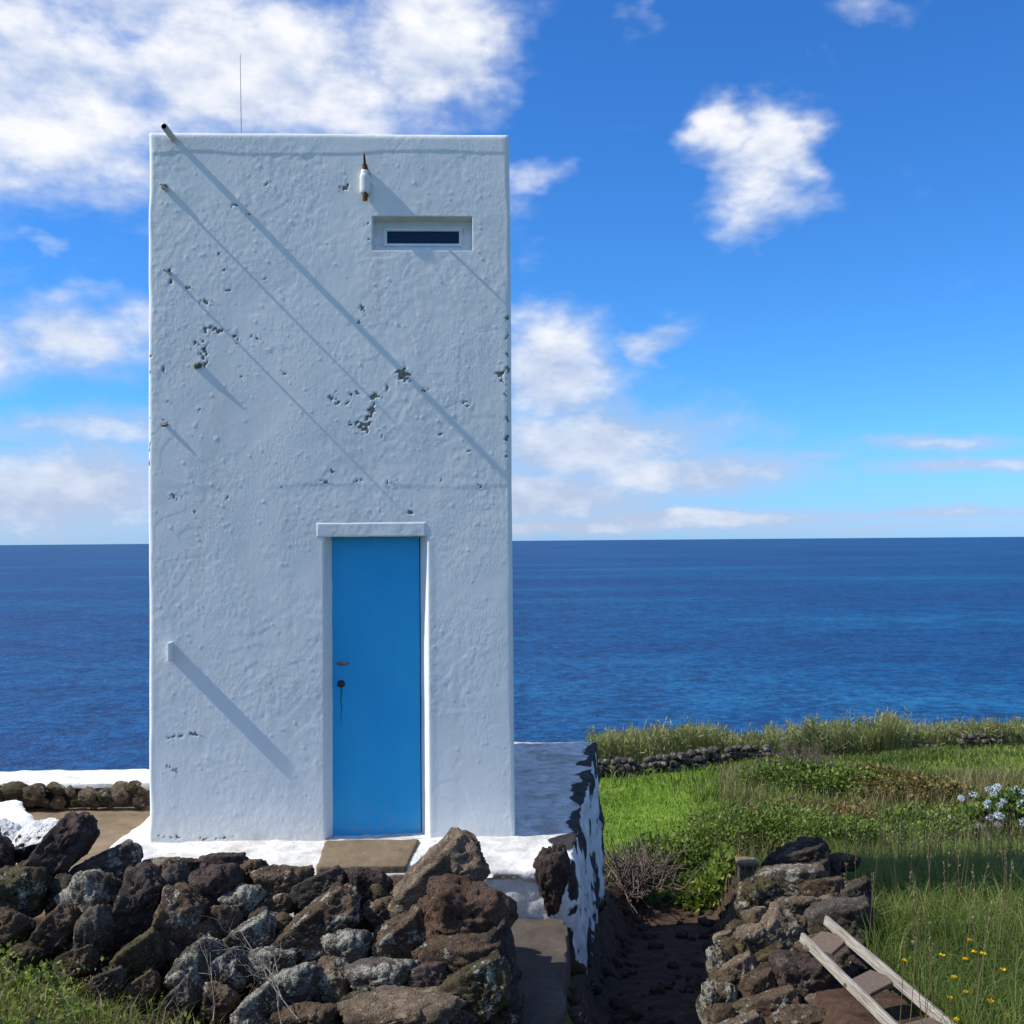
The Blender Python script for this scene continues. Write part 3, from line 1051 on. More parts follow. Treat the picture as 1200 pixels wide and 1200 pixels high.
    bm = frame(wl - 0.01, wr + 0.01, wb - 0.005, wt + 0.01, px0 - 0.02, px1 + 0.02, pz0 - 0.014, pz1 + 0.018, WD, WD + 0.05)
    link('frame', bm_mesh('window_frame', bm), M['white_frame'], win)
    bm = frame(px0 - 0.024, px1 + 0.024, pz0 - 0.018, pz1 + 0.022, px0, px1, pz0, pz1, WD - 0.012, WD + 0.03)
    link('sash', bm_mesh('window_sash', bm), M['white_frame'], win)
    bm = box_bm(px0 - 0.01, px1 + 0.01, WD + 0.012, WD + 0.018, pz0 - 0.01, pz1 + 0.01)
    link('pane', bm_mesh('window_pane', bm), M['glass'], win)

    # drain pipe stub at the top-left corner
    cx, cz = facepx(203, 162)
    bm = bmesh.new()
    tube_bm((cx, 0.05, cz), (cx, -0.225, cz - 0.004), 0.021, seg=20, bm=bm, caps=False)
    tube_bm((cx, -0.225, cz - 0.004), (cx, -0.02, cz), 0.017, seg=20, bm=bm, caps=False)
    # annular mouth joining the outer and inner skins
    vo = [v for v in bm.verts if abs(v.co.y + 0.225) < 1e-3]
    vo.sort(key=lambda v: math.atan2(v.co.z - cz, v.co.x - cx))
    outer = [v for v in vo if math.hypot(v.co.x - cx, v.co.z - cz + 0.004) > 0.019]
    inn = [v for v in vo if v not in outer]
    for k in range(len(outer)):
        j = (k + 1) % len(outer)
        bm.faces.new((outer[k], outer[j], inn[j], inn[k]))
    link('drain_pipe', bm_mesh('drain_pipe', bm, True), M['pvc'], tower)

    # porcelain insulator on a rusty bracket
    ix, iz = facepx(428, 214)
    ins = thing('insulator', None, None)
    ins.parent = tower
    ins.location = (ix, -0.024, iz)
    s = 1 / 176.0
    prof = [(0.0, -15 * s), (5.2 * s, -15.0 * s), (6.4 * s, -13 * s), (6.8 * s, -10 * s), (6.6 * s, 4 * s), (6.8 * s, 6 * s), (5.6 * s, 9 * s), (5.0 * s, 10 * s), (5.2 * s, 12 * s), (4.0 * s, 14 * s), (0.0, 14.5 * s)]
    body = link('porcelain_body', bm_mesh('porcelain_body', lathe_bm([(r_ * 0.92, z_) for r_, z_ in prof], 26), True), M['porcelain'], ins)
    body.scale = (1.0, 0.62, 1.0)
    bm = bmesh.new()
    tube_bm((0, 0, -0.13), (0.003, 0, -0.06), 0.016, 0.022, 10, bm)
    tube_bm((0.006, 0.004, -0.105), (0, 0, -0.06), 0.019, 0.019, 8, bm)
    link('rusty_socket', bm_mesh('rusty_socket', bm), M['rust'], ins)
    bm = bmesh.new()
    tube_bm((0, 0, 0.07), (0.0, 0, 0.115), 0.014, 0.018, 8, bm)
    tube_bm((0.0, 0.004, 0.105), (0.004, -0.09, 0.16), 0.011, 0.005, 8, bm)
    tube_bm((0.004, 0.0, 0.10), (0.022, 0.035, 0.05), 0.014, 0.014, 8, bm)
    tube_bm((0.022, 0.028, 0.055), (0.022, 0.07, 0.045), 0.013, 0.013, 8, bm)
    link('bracket', bm_mesh('bracket', bm), M['rust'], ins)

    # small iron pegs and a stone lump sticking out of the plaster
    for (px, py, ln_, rad, tilt) in ((196, 223, 0.15, 0.009, -0.004), (199, 321, 0.15, 0.008, -0.004)):
        ax_, az_ = facepx(px, py)
        bm = tube_bm((ax_, 0.03, az_), (ax_ - 0.004, -ln_, az_ + tilt), rad, rad * 0.7, 8)
        link('iron_peg', bm_mesh('iron_peg', bm, True), M['pvc'], tower)
    for (px, py, rad) in ((232, 428, 0.030), (194, 497, 0.018), (193, 219, 0.022), (197, 317, 0.016)):
        ax_, az_ = facepx(px, py)
        ob = link('embedded_stone', ROCKS[14 + px % 9], None, tower, (ax_, -0.004, az_))
        ob.scale = (rad, rad * 0.85, rad * 0.9)
        ob.color = (0.30, 0.28, 0.25, 0.4)
    ax_, az_ = facepx(201, 763)
    bm = box_bm(ax_ - 0.009, ax_ + 0.009, -0.075, 0.02, az_ - 0.062, az_ + 0.062, 0.004)
    link('metal_lug', bm_mesh('metal_lug', bm), M['white_frame'], tower)
    # whip antenna on the roof
    ra = TM @ Vector((0, 0.4, 0))
    top = P(281.5, 64, 8.0)
    bot = P(283.2, 150, 8.0)
    lo, hi = TMI @ bot, TMI @ top
    lo.z = TH - 0.02
    bm = tube_bm(lo, hi, 0.0042, 0.0022, 6)
    link('antenna', bm_mesh('antenna', bm), M['steel'], tower)



# ------------------------------------------------------------------ rocks
_ico = bmesh.new()
bmesh.ops.create_icosphere(_ico, subdivisions=4, radius=1.0)
ICO4 = np.array([v.co[:] for v in _ico.verts])
ICO4F = np.array([[v.index for v in f.verts] for f in _ico.faces])
_ico.free()
_ico = bmesh.new()
bmesh.ops.create_icosphere(_ico, subdivisions=5, radius=1.0)
ICO5 = np.array([v.co[:] for v in _ico.verts])
ICO5F = np.array([[v.index for v in f.verts] for f in _ico.faces])
_ico.free()
_ico = bmesh.new()
bmesh.ops.create_icosphere(_ico, subdivisions=2, radius=1.0)
ICO2 = np.array([v.co[:] for v in _ico.verts])
ICO2F = np.array([[v.index for v in f.verts] for f in _ico.faces])
_ico.free()


def rock_shape(u, seed, sharp=9.0, planes=11, rough=1.0):
    g = np.random.default_rng(seed)
    n = g.normal(size=(planes, 3))
    n /= np.linalg.norm(n, axis=1)[:, None]
    d = g.uniform(0.72, 1.12, planes)
    s = np.clip(u @ n.T / d, 0, None) ** sharp
    r = (s.sum(1) + 0.75 ** sharp) ** (-1 / sharp)
    o = seed * 3.7
    r = r * (1 + rough * (0.10 * fbm(u * 1.7 + o, 2, 3) + 0.085 * fbm(u * 4.2 + o, 3, 5)))
    pit = vnoise(u * 6.5 + o, 8)
    r = r - rough * 0.13 * sstep(pit, 0.28, 0.70)
    r = r - rough * 0.05 * sstep(vnoise(u * 13 + o, 9), 0.30, 0.70)
    r = r + rough * (0.062 * fbm(u * 10 + o, 3, 12) + 0.034 * fbm(u * 23 + o, 2, 15))
    v = u * r[:, None]
    lo, hi = v.min(0), v.max(0)
    return (v - (lo + hi) / 2) / ((hi - lo) / 2)


ROCKS = [mk_mesh('stone', rock_shape(ICO5 if k < 14 else ICO4, 100 + k, sharp=14 + (k % 4) * 6, planes=9 + k % 5), None, ICO5F if k < 14 else ICO4F) for k in range(30)]
for me in ROCKS:
    me.materials.append(M['rock'])
TINTS = {
    'dark': (0.084, 0.067, 0.056), 'purple': (0.092, 0.068, 0.058), 'brown': (0.115, 0.080, 0.052), 'tan': (0.185, 0.142, 0.098),
    'grey': (0.125, 0.107, 0.088), 'rust': (0.108, 0.068, 0.046), 'moss': (0.092, 0.078, 0.040)}
_rk = [0]


def rock(parent, px, py, w, h, ang, d, tint, lich, depth=1.0, name='stone', variant=None, mat=None):
    """a stone seen at a pixel with that size, d metres away"""
    k = variant if variant is not None else (_rk[0] * 7 + 3) % 14
    _rk[0] += 1
    me = ROCKS[k]
    if mat is not None:
        me = me.copy()
        me.materials.clear()
        me.materials.append(mat)
    o = bpy.data.objects.new(name, me)
    COL.objects.link(o)
    c = P(px, py, d)
    s = d / F / 2 * 1.08
    o.parent = parent
    o.location = c - parent.location
    o.rotation_euler = (random.uniform(-0.15, 0.15), -R(ang), random.uniform(-0.3, 0.3))
    o.scale = (w * s, (w + h) / 2 * s * depth, h * s)
    t = TINTS[tint]
    j = random.uniform(0.85, 1.15)
    o.color = (t[0] * j, t[1] * j, t[2] * j, lich)
    return o


def wrock(parent, c, size, tint, lich, name='stone', lo=14):
    k = lo + _rk[0] % (len(ROCKS) - lo)
    _rk[0] += 1
    o = bpy.data.objects.new(name, ROCKS[k])
    COL.objects.link(o)
    o.parent = parent
    o.location = Vector(c) - parent.location
    o.rotation_euler = (random.uniform(0, 6), random.uniform(0, 6), random.uniform(0, 6))
    o.scale = size if isinstance(size, tuple) else (size, size * random.uniform(0.75, 1.1), size * random.uniform(0.7, 1.0))
    t = TINTS[tint]
    j = random.uniform(0.8, 1.15)
    o.color = (t[0] * j, t[1] * j, t[2] * j, lich)
    return o


build_tower()

# ------------------------------------------------------------------ platform, step, slab, yard floor
def build_platform():
    o = thing('platform', 'whitewashed masonry platform carrying the tower, dark stone showing along its right edge', 'platform', (-1.1, 1.5, -2.0))
    poly = [(-2.44, -0.50), (-1.5, -0.50), (-0.3, -0.475), (0.30, -0.45), (0.365, -0.40), (0.40, -0.1), (0.60, 1.6), (0.83, 3.42), (0.80, 3.50), (-2.5, 3.5), (-2.66, 3.4), (-2.68, 0.6), (-2.67, -0.12), (-2.62, -0.34), (-2.54, -0.45)]
    V, N, Q, T = voxel(prism_bm(poly, -2.6, 0.0), 0.024)
    V[:, 2] -= np.clip(-V[:, 1] - 0.06, 0, 1) * 0.10 * sstep(V[:, 2], -0.4, -0.05)
    # soften the arrises
    N = N / np.maximum(np.linalg.norm(N, axis=1), 1e-6)[:, None]
    side = sstep(N[:, 0], 0.35, 0.8)
    up = sstep(N[:, 2], 0.6, 0.9)
    lump = fbm(V * [3.1, 3.1, 4.2], 3, 201)
    amp = np.where(up > 0.5, 0.010, 0.032)
    V = V + N * (lump * amp)[:, None] + N * (0.010 * fbm(V * 12, 3, 207))[:, None]
    # the arris at the front and the left is worn round
    er = np.sqrt(np.clip(1 - np.clip(-V[:, 1] - 0.38, 0, 0.12) / 0.13, 0, 1))
    V[:, 2] -= (V[:, 2] > -0.1) * (1 - er) * 0.06
    # batter of the right-hand side
    V[:, 0] += side * np.clip(-V[:, 2], 0, 2) * 0.035
    # stones bulge through the paint on the right-hand side
    cell = fbm(V * [1, 3.4, 3.0], 2, 221)
    V[:, 0] += side * 0.035 * cell
    xe = np.interp(V[:, 1], [-0.45, 3.45], [0.37, 0.83])
    inset = xe - V[:, 0]
    tongue = 0.10 + 0.16 * fbm(np.stack([V[:, 1] * 4.5, V[:, 0] * 1.2, V[:, 2] * 0], 1), 3, 231)
    bare_top = sstep(tongue - inset, -0.03, 0.05) * up * sstep(V[:, 1], -0.30, -0.1)
    streak = fbm(np.stack([V[:, 1] * 3.6 + 0.5 * V[:, 2], V[:, 0] * 0, V[:, 2] * 2.1], 1), 5, 241, 0.68)
    bare_side = side * sstep(streak + 0.30 * sstep(V[:, 2], -0.35, -0.02), 0.02, 0.28)
    bare_side = np.maximum(bare_side, side * sstep(V[:, 1], 2.9, 3.3) * 0.8)
    bare = np.maximum(bare_top, bare_side)
    stain = up * sstep(V[:, 0], 0.0, 0.1) * sstep(V[:, 1], -0.02, 0.1) * 0.55
    stain = np.maximum(stain, up * 0.3)
    V = V - np.array(o.location)
    me = mk_mesh('masonry', V, Q, T, attrs={'bare': bare, 'stain': stain})
    link('masonry', me, M['lime'], o)
    # bare corner stone at the front right
    rock(o, 649, 1031, 40, 76, 3, 6.84, 'purple', 0.05, 0.9, 'corner_stone', 5)
    # brown concrete doorstep sloping down from the door
    a, b_ = P(389, 979, 7.28), P(491, 978, 7.30)
    bm = bmesh.new()
    prof = [(-2.445 + 1.185, -0.02, 0.020), (-0.635, -0.015, 0.020), (-0.675, -0.47, -0.022), (-1.235, -0.48, -0.022)]
    A = [bm.verts.new(p) for p in prof]
    B = [bm.verts.new((p[0], p[1], p[2] - 0.16)) for p in prof]
    bm.faces.new(A)
    bm.faces.new(B[::-1])
    for k in range(4):
        j = (k + 1) % 4
        bm.faces.new((A[k], B[k], B[j], A[j]))
    bmesh.ops.recalc_face_normals(bm, faces=bm.faces)
    V, N, Q, T = voxel(bm, 0.012)
    V = V + N * (0.005 * fbm(V * 9, 3, 251))[:, None]
    V = V - np.array(o.location)
    link('doorstep', mk_mesh('doorstep', V, Q, T), M['concrete'], o)


build_platform()


def lumpy_slab(name, label, cat, poly, z0, z1, vox, amp, mat, slope=(0, 0), freq=5.0, seed=300):
    V, N, Q, T = voxel(prism_bm(poly, z0, z1), vox)
    V = V + N * (amp * fbm(V * freq, 4, seed))[:, None]
    c = V.mean(0)
    V[:, 2] += (V[:, 0] - c[0]) * slope[0] + (V[:, 1] - c[1]) * slope[1]
    base = np.array([c[0], c[1], V[:, 2].min()])
    o = link(name, mk_mesh(name, V - base, Q, T), mat, None, Vector(base))
    return tag(o, label, cat)


lumpy_slab('concrete_slab', 'low dark concrete block below the right front corner of the platform', 'slab',
           [(-0.55, -1.95), (0.16, -1.95), (0.24, -1.75), (0.33, -0.62), (0.30, -0.46), (-0.55, -0.46)], -1.4, -0.36, 0.02, 0.022, M['slab'], (0.0, 0.01), 5.0, 301)
# yard floor left of the tower
yf = lumpy_slab('yard_floor', 'brown concrete yard floor between the tower and the low seaward wall', None,
                [(-4.6, -0.9), (-2.5, -0.9), (-2.5, 1.9), (-4.6, 1.9)], -0.7, -0.155, 0.03, 0.012, M['concrete'], (0, 0), 3.0, 305)
tag(yf, kind='structure')
if 'category' in yf:
    del yf['category']


def build_yard_walls():
    # seaward wall: whitewashed coping over rounded dark stones
    o = thing('yard_wall', 'low seaward wall left of the tower, white coping over a row of dark stones', 'wall', (-3.4, 1.75, -0.4))
    V, N, Q, T = voxel(prism_bm([(-5.4, 1.62), (-4.05, 1.60), (-2.4, 1.66), (-2.4, 2.15), (-5.4, 2.12)], -0.9, 0.045), 0.022)
    up = sstep(N[:, 2], 0.5, 0.9)
    V = V + N * (0.030 * fbm(V * 4, 3, 311))[:, None]
    front = sstep(-N[:, 1], 0.3, 0.7)
    lap = -0.015 + 0.05 * fbm(np.stack([V[:, 0] * 5, V[:, 0] * 0, V[:, 0] * 0], 1), 2, 317)
    bare = front * (1 - sstep(V[:, 2], lap - 0.015, lap + 0.015))
    link('coping', mk_mesh('coping', V - np.array(o.location), Q, T, attrs={'bare': bare, 'stain': 0.2 * up}), M['lime'], o)
    xs = -4.9
    for (px, py, w, h) in [(14, 929, 36, 26), (40, 931, 34, 28), (66, 924, 22, 14), (68, 939, 20, 18), (82, 927, 13, 13), (91, 939, 16, 12), (103, 934, 22, 22), (122, 934, 22, 22), (143, 929, 24, 26), (157, 922, 18, 14), (164, 934, 22, 24), (54, 942, 14, 12), (112, 943, 14, 9), (133, 942, 14, 10), (-8, 931, 26, 24)]:
        rock(o, px, py, w, h, random.uniform(-20, 20), 8.78, random.choice(['moss', 'brown', 'tan']), 0.35, 0.8, 'stone', 14 + int(px) % 12)
    # left edge of the yard: whitewashed boulders
    o2 = thing('whitewashed_wall', 'whitewashed boulders edging the yard at the left border, above the stone wall', 'wall', (-3.3, -0.2, -0.4))
    V, N, Q, T = voxel(prism_bm([(-4.7, -1.0), (-3.55, -0.95), (-3.30, -0.55), (-3.18, 0.0), (-3.42, 0.55), (-3.75, 1.0), (-4.7, 1.3)], -0.9, 0.0), 0.024)
    V = V + N * (0.05 * fbm(V * 3.2, 3, 331))[:, None]
    V[:, 2] += 0.06 * fbm(np.stack([V[:, 0] * 2, V[:, 1] * 2, V[:, 0] * 0], 1), 2, 337) - 0.22 * sstep(V[:, 0], -3.6, -3.1) + 0.07 * sstep(V[:, 0], -3.2, -4.4)
    bare = (1 - sstep(N[:, 2], 0.25, 0.6)) * sstep(fbm(V * 4, 3, 341), -0.3, 0.1)
    link('coping', mk_mesh('coping', V - np.array(o2.location), Q, T, attrs={'bare': bare, 'stain': np.full(len(V), 0.06)}), M['lime'], o2)
    rock(o2, 38, 990, 82, 46, 24, 6.25, 'dark', 0.05, 1.0, 'whitewashed_stone', 2, M['rock_painted'])
    rock(o2, 2, 985, 48, 44, 40, 6.35, 'dark', 0.05, 1.0, 'whitewashed_stone', 9, M['rock_painted'])


build_yard_walls()

# ------------------------------------------------------------------ dry stone wall in front
FRONT = [
    (70, 998, 94, 46, 46, 5.95, 'purple', 0.08), (22, 1046, 74, 70, 10, 5.75, 'moss', 0.45), (122, 1017, 84, 44, 12, 6.05, 'grey', 0.55), (112, 1054, 66, 64, 40, 5.75, 'grey', 0.75),
    (158, 1064, 92, 56, 62, 5.7, 'dark', 0.05), (186, 1012, 52, 28, 8, 6.1, 'tan', 0.4), (214, 1014, 42, 34, -20, 6.05, 'dark', 0.35), (203, 1046, 66, 40, 72, 5.85, 'grey', 0.15),
    (206, 1083, 80, 62, 60, 5.6, 'brown', 0.45), (254, 1040, 66, 62, 20, 5.9, 'purple', 0.1), (262, 1008, 52, 34, -12, 6.1, 'purple', 0.05), (296, 1016, 38, 30, 20, 6.05, 'brown', 0.1),
    (66, 1089, 56, 42, 35, 5.5, 'brown', 0.1), (112, 1098, 72, 42, 75, 5.5, 'grey', 0.3), (162, 1122, 60, 52, 15, 5.35, 'moss', 0.15), (232, 1134, 74, 50, 52, 5.3, 'grey', 0.7),
    (263, 1142, 54, 50, 20, 5.3, 'grey', 0.7), (288, 1056, 58, 46, 15, 5.85, 'grey', 0.8), (293, 1098, 60, 46, 12, 5.55, 'grey', 0.7), (330, 1034, 72, 44, 6, 5.95, 'brown', 0.4),
    (374, 1041, 64, 40, 10, 5.9, 'dark', 0.45), (430, 1039, 56, 42, -14, 5.9, 'dark', 0.12), (512, 1030, 120, 72, 30, 5.75, 'tan', 0.12), (545, 1070, 112, 84, -14, 5.5, 'rust', 0.06),
    (368, 1086, 116, 56, 28, 5.6, 'brown', 0.5), (408, 1111, 60, 50, 12, 5.45, 'grey', 0.75), (470, 1097, 70, 54, 18, 5.5, 'brown', 0.5), (447, 1070, 46, 34, 30, 5.7, 'brown', 0.3),
    (545, 1120, 96, 62, -10, 5.25, 'brown', 0.2), (450, 1143, 92, 46, 12, 5.2, 'grey', 0.6), (502, 1146, 52, 48, -10, 5.15, 'purple', 0.1), (345, 1157, 76, 52, 35, 5.2, 'grey', 0.8),
    (390, 1152, 46, 50, 60, 5.25, 'tan', 0.6), (470, 1184, 150, 56, 8, 4.95, 'tan', 0.15), (556, 1156, 84, 66, 10, 5.05, 'moss', 0.35), (366, 1192, 66, 40, 10, 5.0, 'brown', 0.4),
    (578, 1126, 48, 90, 6, 5.3, 'dark', 0.2), (586, 1182, 58, 62, 4, 5.1, 'dark', 0.35), (318, 1128, 54, 46, -20, 5.4, 'grey', 0.6), (312, 1084, 38, 34, 10, 5.75, 'brown', 0.5),
    (302, 1182, 60, 48, 18, 5.05, 'grey', 0.7), (340, 1196, 44, 36, 0, 5.0, 'brown', 0.4), (164, 1160, 46, 32, 20, 5.15, 'brown', 0.15), (257, 1174, 46, 44, -15, 5.1, 'brown', 0.3),
    (212, 1172, 44, 38, 30, 5.1, 'grey', 0.4), (40, 1022, 44, 36, 25, 5.95, 'dark', 0.1), (84, 1048, 40, 44, 60, 5.8, 'dark', 0.2), (330, 1060, 40, 30, 10, 5.85, 'brown', 0.5),
    (426, 1076, 36, 30, 20, 5.75, 'grey', 0.4), (262, 1080, 42, 44, 30, 5.65, 'brown', 0.3), (332, 1106, 44, 34, -10, 5.6, 'moss', 0.3), (505, 1122, 44, 30, 10, 5.35, 'brown', 0.3),
    (418, 1176, 44, 36, 10, 5.1, 'moss', 0.4), (14, 1086, 52, 44, 0, 5.55, 'brown', 0.3), (196, 1124, 40, 34, 40, 5.45, 'dark', 0.1), (140, 1030, 40, 34, 0, 5.95, 'dark', 0.3),
    (240, 1100, 40, 40, 20, 5.55, 'brown', 0.4), (172, 1036, 40, 40, 30, 5.95, 'dark', 0.2), (400, 1058, 50, 28, 6, 5.85, 'brown', 0.4), (395, 1030, 34, 24, 10, 6.0, 'dark', 0.3),
    (352, 1020, 30, 22, -10, 6.05, 'brown', 0.2), (236, 1016, 30, 24, 0, 6.05, 'dark', 0.2), (-18, 1010, 60, 50, 20, 6.0, 'dark', 0.2), (-22, 1060, 60, 60, 0, 5.7, 'brown', 0.4),
    (90, 1128, 44, 34, 10, 5.25, 'brown', 0.2), (32, 1120, 40, 30, 0, 5.3, 'moss', 0.2), (126, 1150, 38, 30, 0, 5.1, 'dark', 0.2), (528, 1196, 60, 40, 0, 4.9, 'dark', 0.3),
]


def build_front_wall():
    o = thing('dry_stone_wall', 'tumbled dry stone wall of lichen-spotted lava rocks across the foreground, below the blue door', 'wall', (-1.3, -1.6, -0.4))
    for i, f in enumerate(FRONT):
        f = list(f)
        if f[1] < 1022 and f[0] > 150:
            f[1] += 5
        rock(o, *f)
    # the wall runs on past the left border
    for k in range(26):
        px = random.uniform(-210, -30)
        t = random.uniform(0.0, 0.75)
        w = random.uniform(46, 80)
        rock(o, px, 1005 + 150 * t, w, w * random.uniform(0.6, 0.9), random.uniform(-10, 55), 6.05 - 0.8 * t, random.choice(['dark', 'brown', 'grey', 'moss']), random.choice([0.1, 0.4, 0.7]))
    # smaller stones wedged between the big ones
    for k in range(95):
        px = random.uniform(0, 585)
        t = random.uniform(0.08, 0.98)
        d = 6.02 - 0.98 * t - 0.02
        w = random.uniform(16, 34)
        rock(o, px, 1014 + 186 * t, w, w * random.uniform(0.6, 0.95), random.uniform(-50, 60), d + random.uniform(-0.02, 0.06), random.choice(['dark', 'brown', 'grey', 'moss', 'tan', 'grey']), random.choice([0.1, 0.4, 0.7]), 1.0, 'stone', 14 + k % 16)
    # inner rubble that fills the heart of the wall
    for k in range(95):
        px = random.uniform(-60, 585)
        t = random.uniform(0.1, 1.0)
        d = 6.05 - 0.95 * t
        py = 1012 + 190 * t
        c = P(px, py + 14, d + 0.24)
        wrock(o, c, random.uniform(0.10, 0.17), random.choice(['dark', 'brown', 'purple', 'moss']), 0.2)
    return o


build_front_wall()

# ------------------------------------------------------------------ field wall on the right, nearer end
RIGHT = [
    (938, 1003, 64, 36, 4, 7.75, 'dark', 0.05), (944, 986, 22, 12, 0, 7.9, 'tan', 0.3), (928, 1032, 80, 44, -6, 7.35, 'tan', 0.62), (888, 1052, 48, 56, 10, 7.15, 'moss', 0.35),
    (962, 1044, 50, 38, -8, 7.2, 'brown', 0.25), (934, 1064, 50, 28, 0, 7.0, 'tan', 0.3), (908, 1096, 62, 52, 40, 6.75, 'tan', 0.45), (880, 1102, 46, 42, 15, 6.7, 'tan', 0.35),
    (982, 1079, 74, 60, -6, 6.75, 'grey', 0.15), (932, 1090, 34, 38, 0, 6.75, 'brown', 0.2), (847, 1099, 24, 18, 0, 6.75, 'tan', 0.5), (841, 1129, 26, 42, 8, 6.5, 'tan', 0.72),
    (864, 1140, 46, 44, 10, 6.4, 'tan', 0.35), (935, 1146, 80, 62, -5, 6.2, 'purple', 0.12), (888, 1160, 50, 48, 10, 6.2, 'brown', 0.3), (841, 1173, 44, 58, 0, 6.2, 'tan', 0.68),
    (903, 1180, 68, 42, 8, 6.0, 'brown', 0.3), (938, 1196, 84, 44, 4, 5.85, 'brown', 0.35), (868, 1186, 40, 36, 0, 6.05, 'moss', 0.3), (998, 1186, 46, 36, 10, 5.95, 'brown', 0.15),
    (990, 1124, 54, 40, 0, 6.45, 'dark', 0.1), (985, 1150, 50, 40, 20, 6.3, 'dark', 0.1), (952, 1108, 44, 30, 0, 6.6, 'brown', 0.2), (862, 1118, 34, 26, 0, 6.65, 'brown', 0.4),
    (900, 1126, 44, 36, 10, 6.55, 'moss', 0.2), (905, 1062, 40, 36, 0, 7.1, 'tan', 0.4), (862, 1205, 60, 40, 0, 5.9, 'tan', 0.5), (1010, 1205, 60, 40, 0, 5.75, 'dark', 0.2),
    (1035, 1190, 70, 50, 10, 5.9, 'dark', 0.1), (1020, 1165, 56, 44, -10, 6.05, 'purple', 0.1), (1062, 1215, 70, 50, 0, 5.6, 'brown', 0.2), (1010, 1135, 46, 40, 10, 6.35, 'dark', 0.15), (1085, 1235, 60, 44, 0, 5.5, 'dark', 0.2), (968, 1172, 50, 40, 0, 6.15, 'brown', 0.2),
    (948, 1020, 44, 26, 0, 7.6, 'dark', 0.1), (912, 1010, 34, 26, 0, 7.75, 'dark', 0.1), (966, 1016, 36, 26, 0, 7.8, 'dark', 0.1), (990, 1010, 36, 22, 0, 8.2, 'brown', 0.2), (1002, 1048, 34, 40, 0, 7.1, 'dark', 0.1),
]
wall_r = thing('field_wall', 'short crumbling stone wall end right of the dark path, weathered wooden frame leaning on it', 'wall', (1.6, -0.6, -0.9))
for f in RIGHT:
    rock(wall_r, *f)
for k in range(60):
    px = random.uniform(838, 990)
    t = random.uniform(0.12, 0.98)
    lo_ = 890 - 60 * t
    px = max(px, lo_)
    w = random.uniform(16, 34)
    rock(wall_r, px, 1015 + 185 * t, w, w * random.uniform(0.6, 0.95), random.uniform(-50, 60), 7.5 - 1.65 * t + random.uniform(-0.02, 0.06), random.choice(['tan', 'brown', 'moss', 'tan', 'grey']), random.choice([0.1, 0.35, 0.6]), 1.0, 'stone', 14 + k % 16)
for k in range(70):
    t = random.random()
    d = 5.6 + 2.3 * t
    x = (1.22 + 0.62 * t) + random.uniform(-0.16, 0.30)
    zt = 2 - d * (0.455 - 0.145 * t)
    z = random.uniform(ground_h(np.array([x]), np.array([d - 7.25]))[0] - 0.05, max(zt - 0.16, -0.75))
    wrock(wall_r, (x + 0.1, d - 7.25 + 0.1, z), random.uniform(0.10, 0.17), random.choice(['brown', 'tan', 'dark', 'moss']), 0.3)


def build_post():
    c = P(876, 1045, 10.95)
    g = float(ground_h(np.array([c.x]), np.array([c.y]))[0])
    top = P(876, 1009, 10.95).z
    o = thing('stone_post', 'squat dark post with a pale flat cap behind the crumbling field wall', 'post', (c.x, c.y, g))
    V, N, Q, T = voxel(prism_bm([(-0.075, -0.09), (0.08, -0.09), (0.075, 0.09), (-0.08, 0.09)], -0.1, top - g - 0.035), 0.014)
    V = V + N * (0.012 * fbm(V * 9, 3, 401))[:, None]
    link('shaft', mk_mesh('shaft', V, Q, T), M['slab'], o)
    V, N, Q, T = voxel(prism_bm([(-0.11, -0.115), (0.10, -0.11), (0.11, 0.115), (-0.10, 0.11)], top - g - 0.034, top - g + 0.012), 0.012)
    V = V + N * (0.008 * fbm(V * 12, 3, 405))[:, None]
    link('cap', mk_mesh('cap', V, Q, T), M['concrete'], o)


build_post()


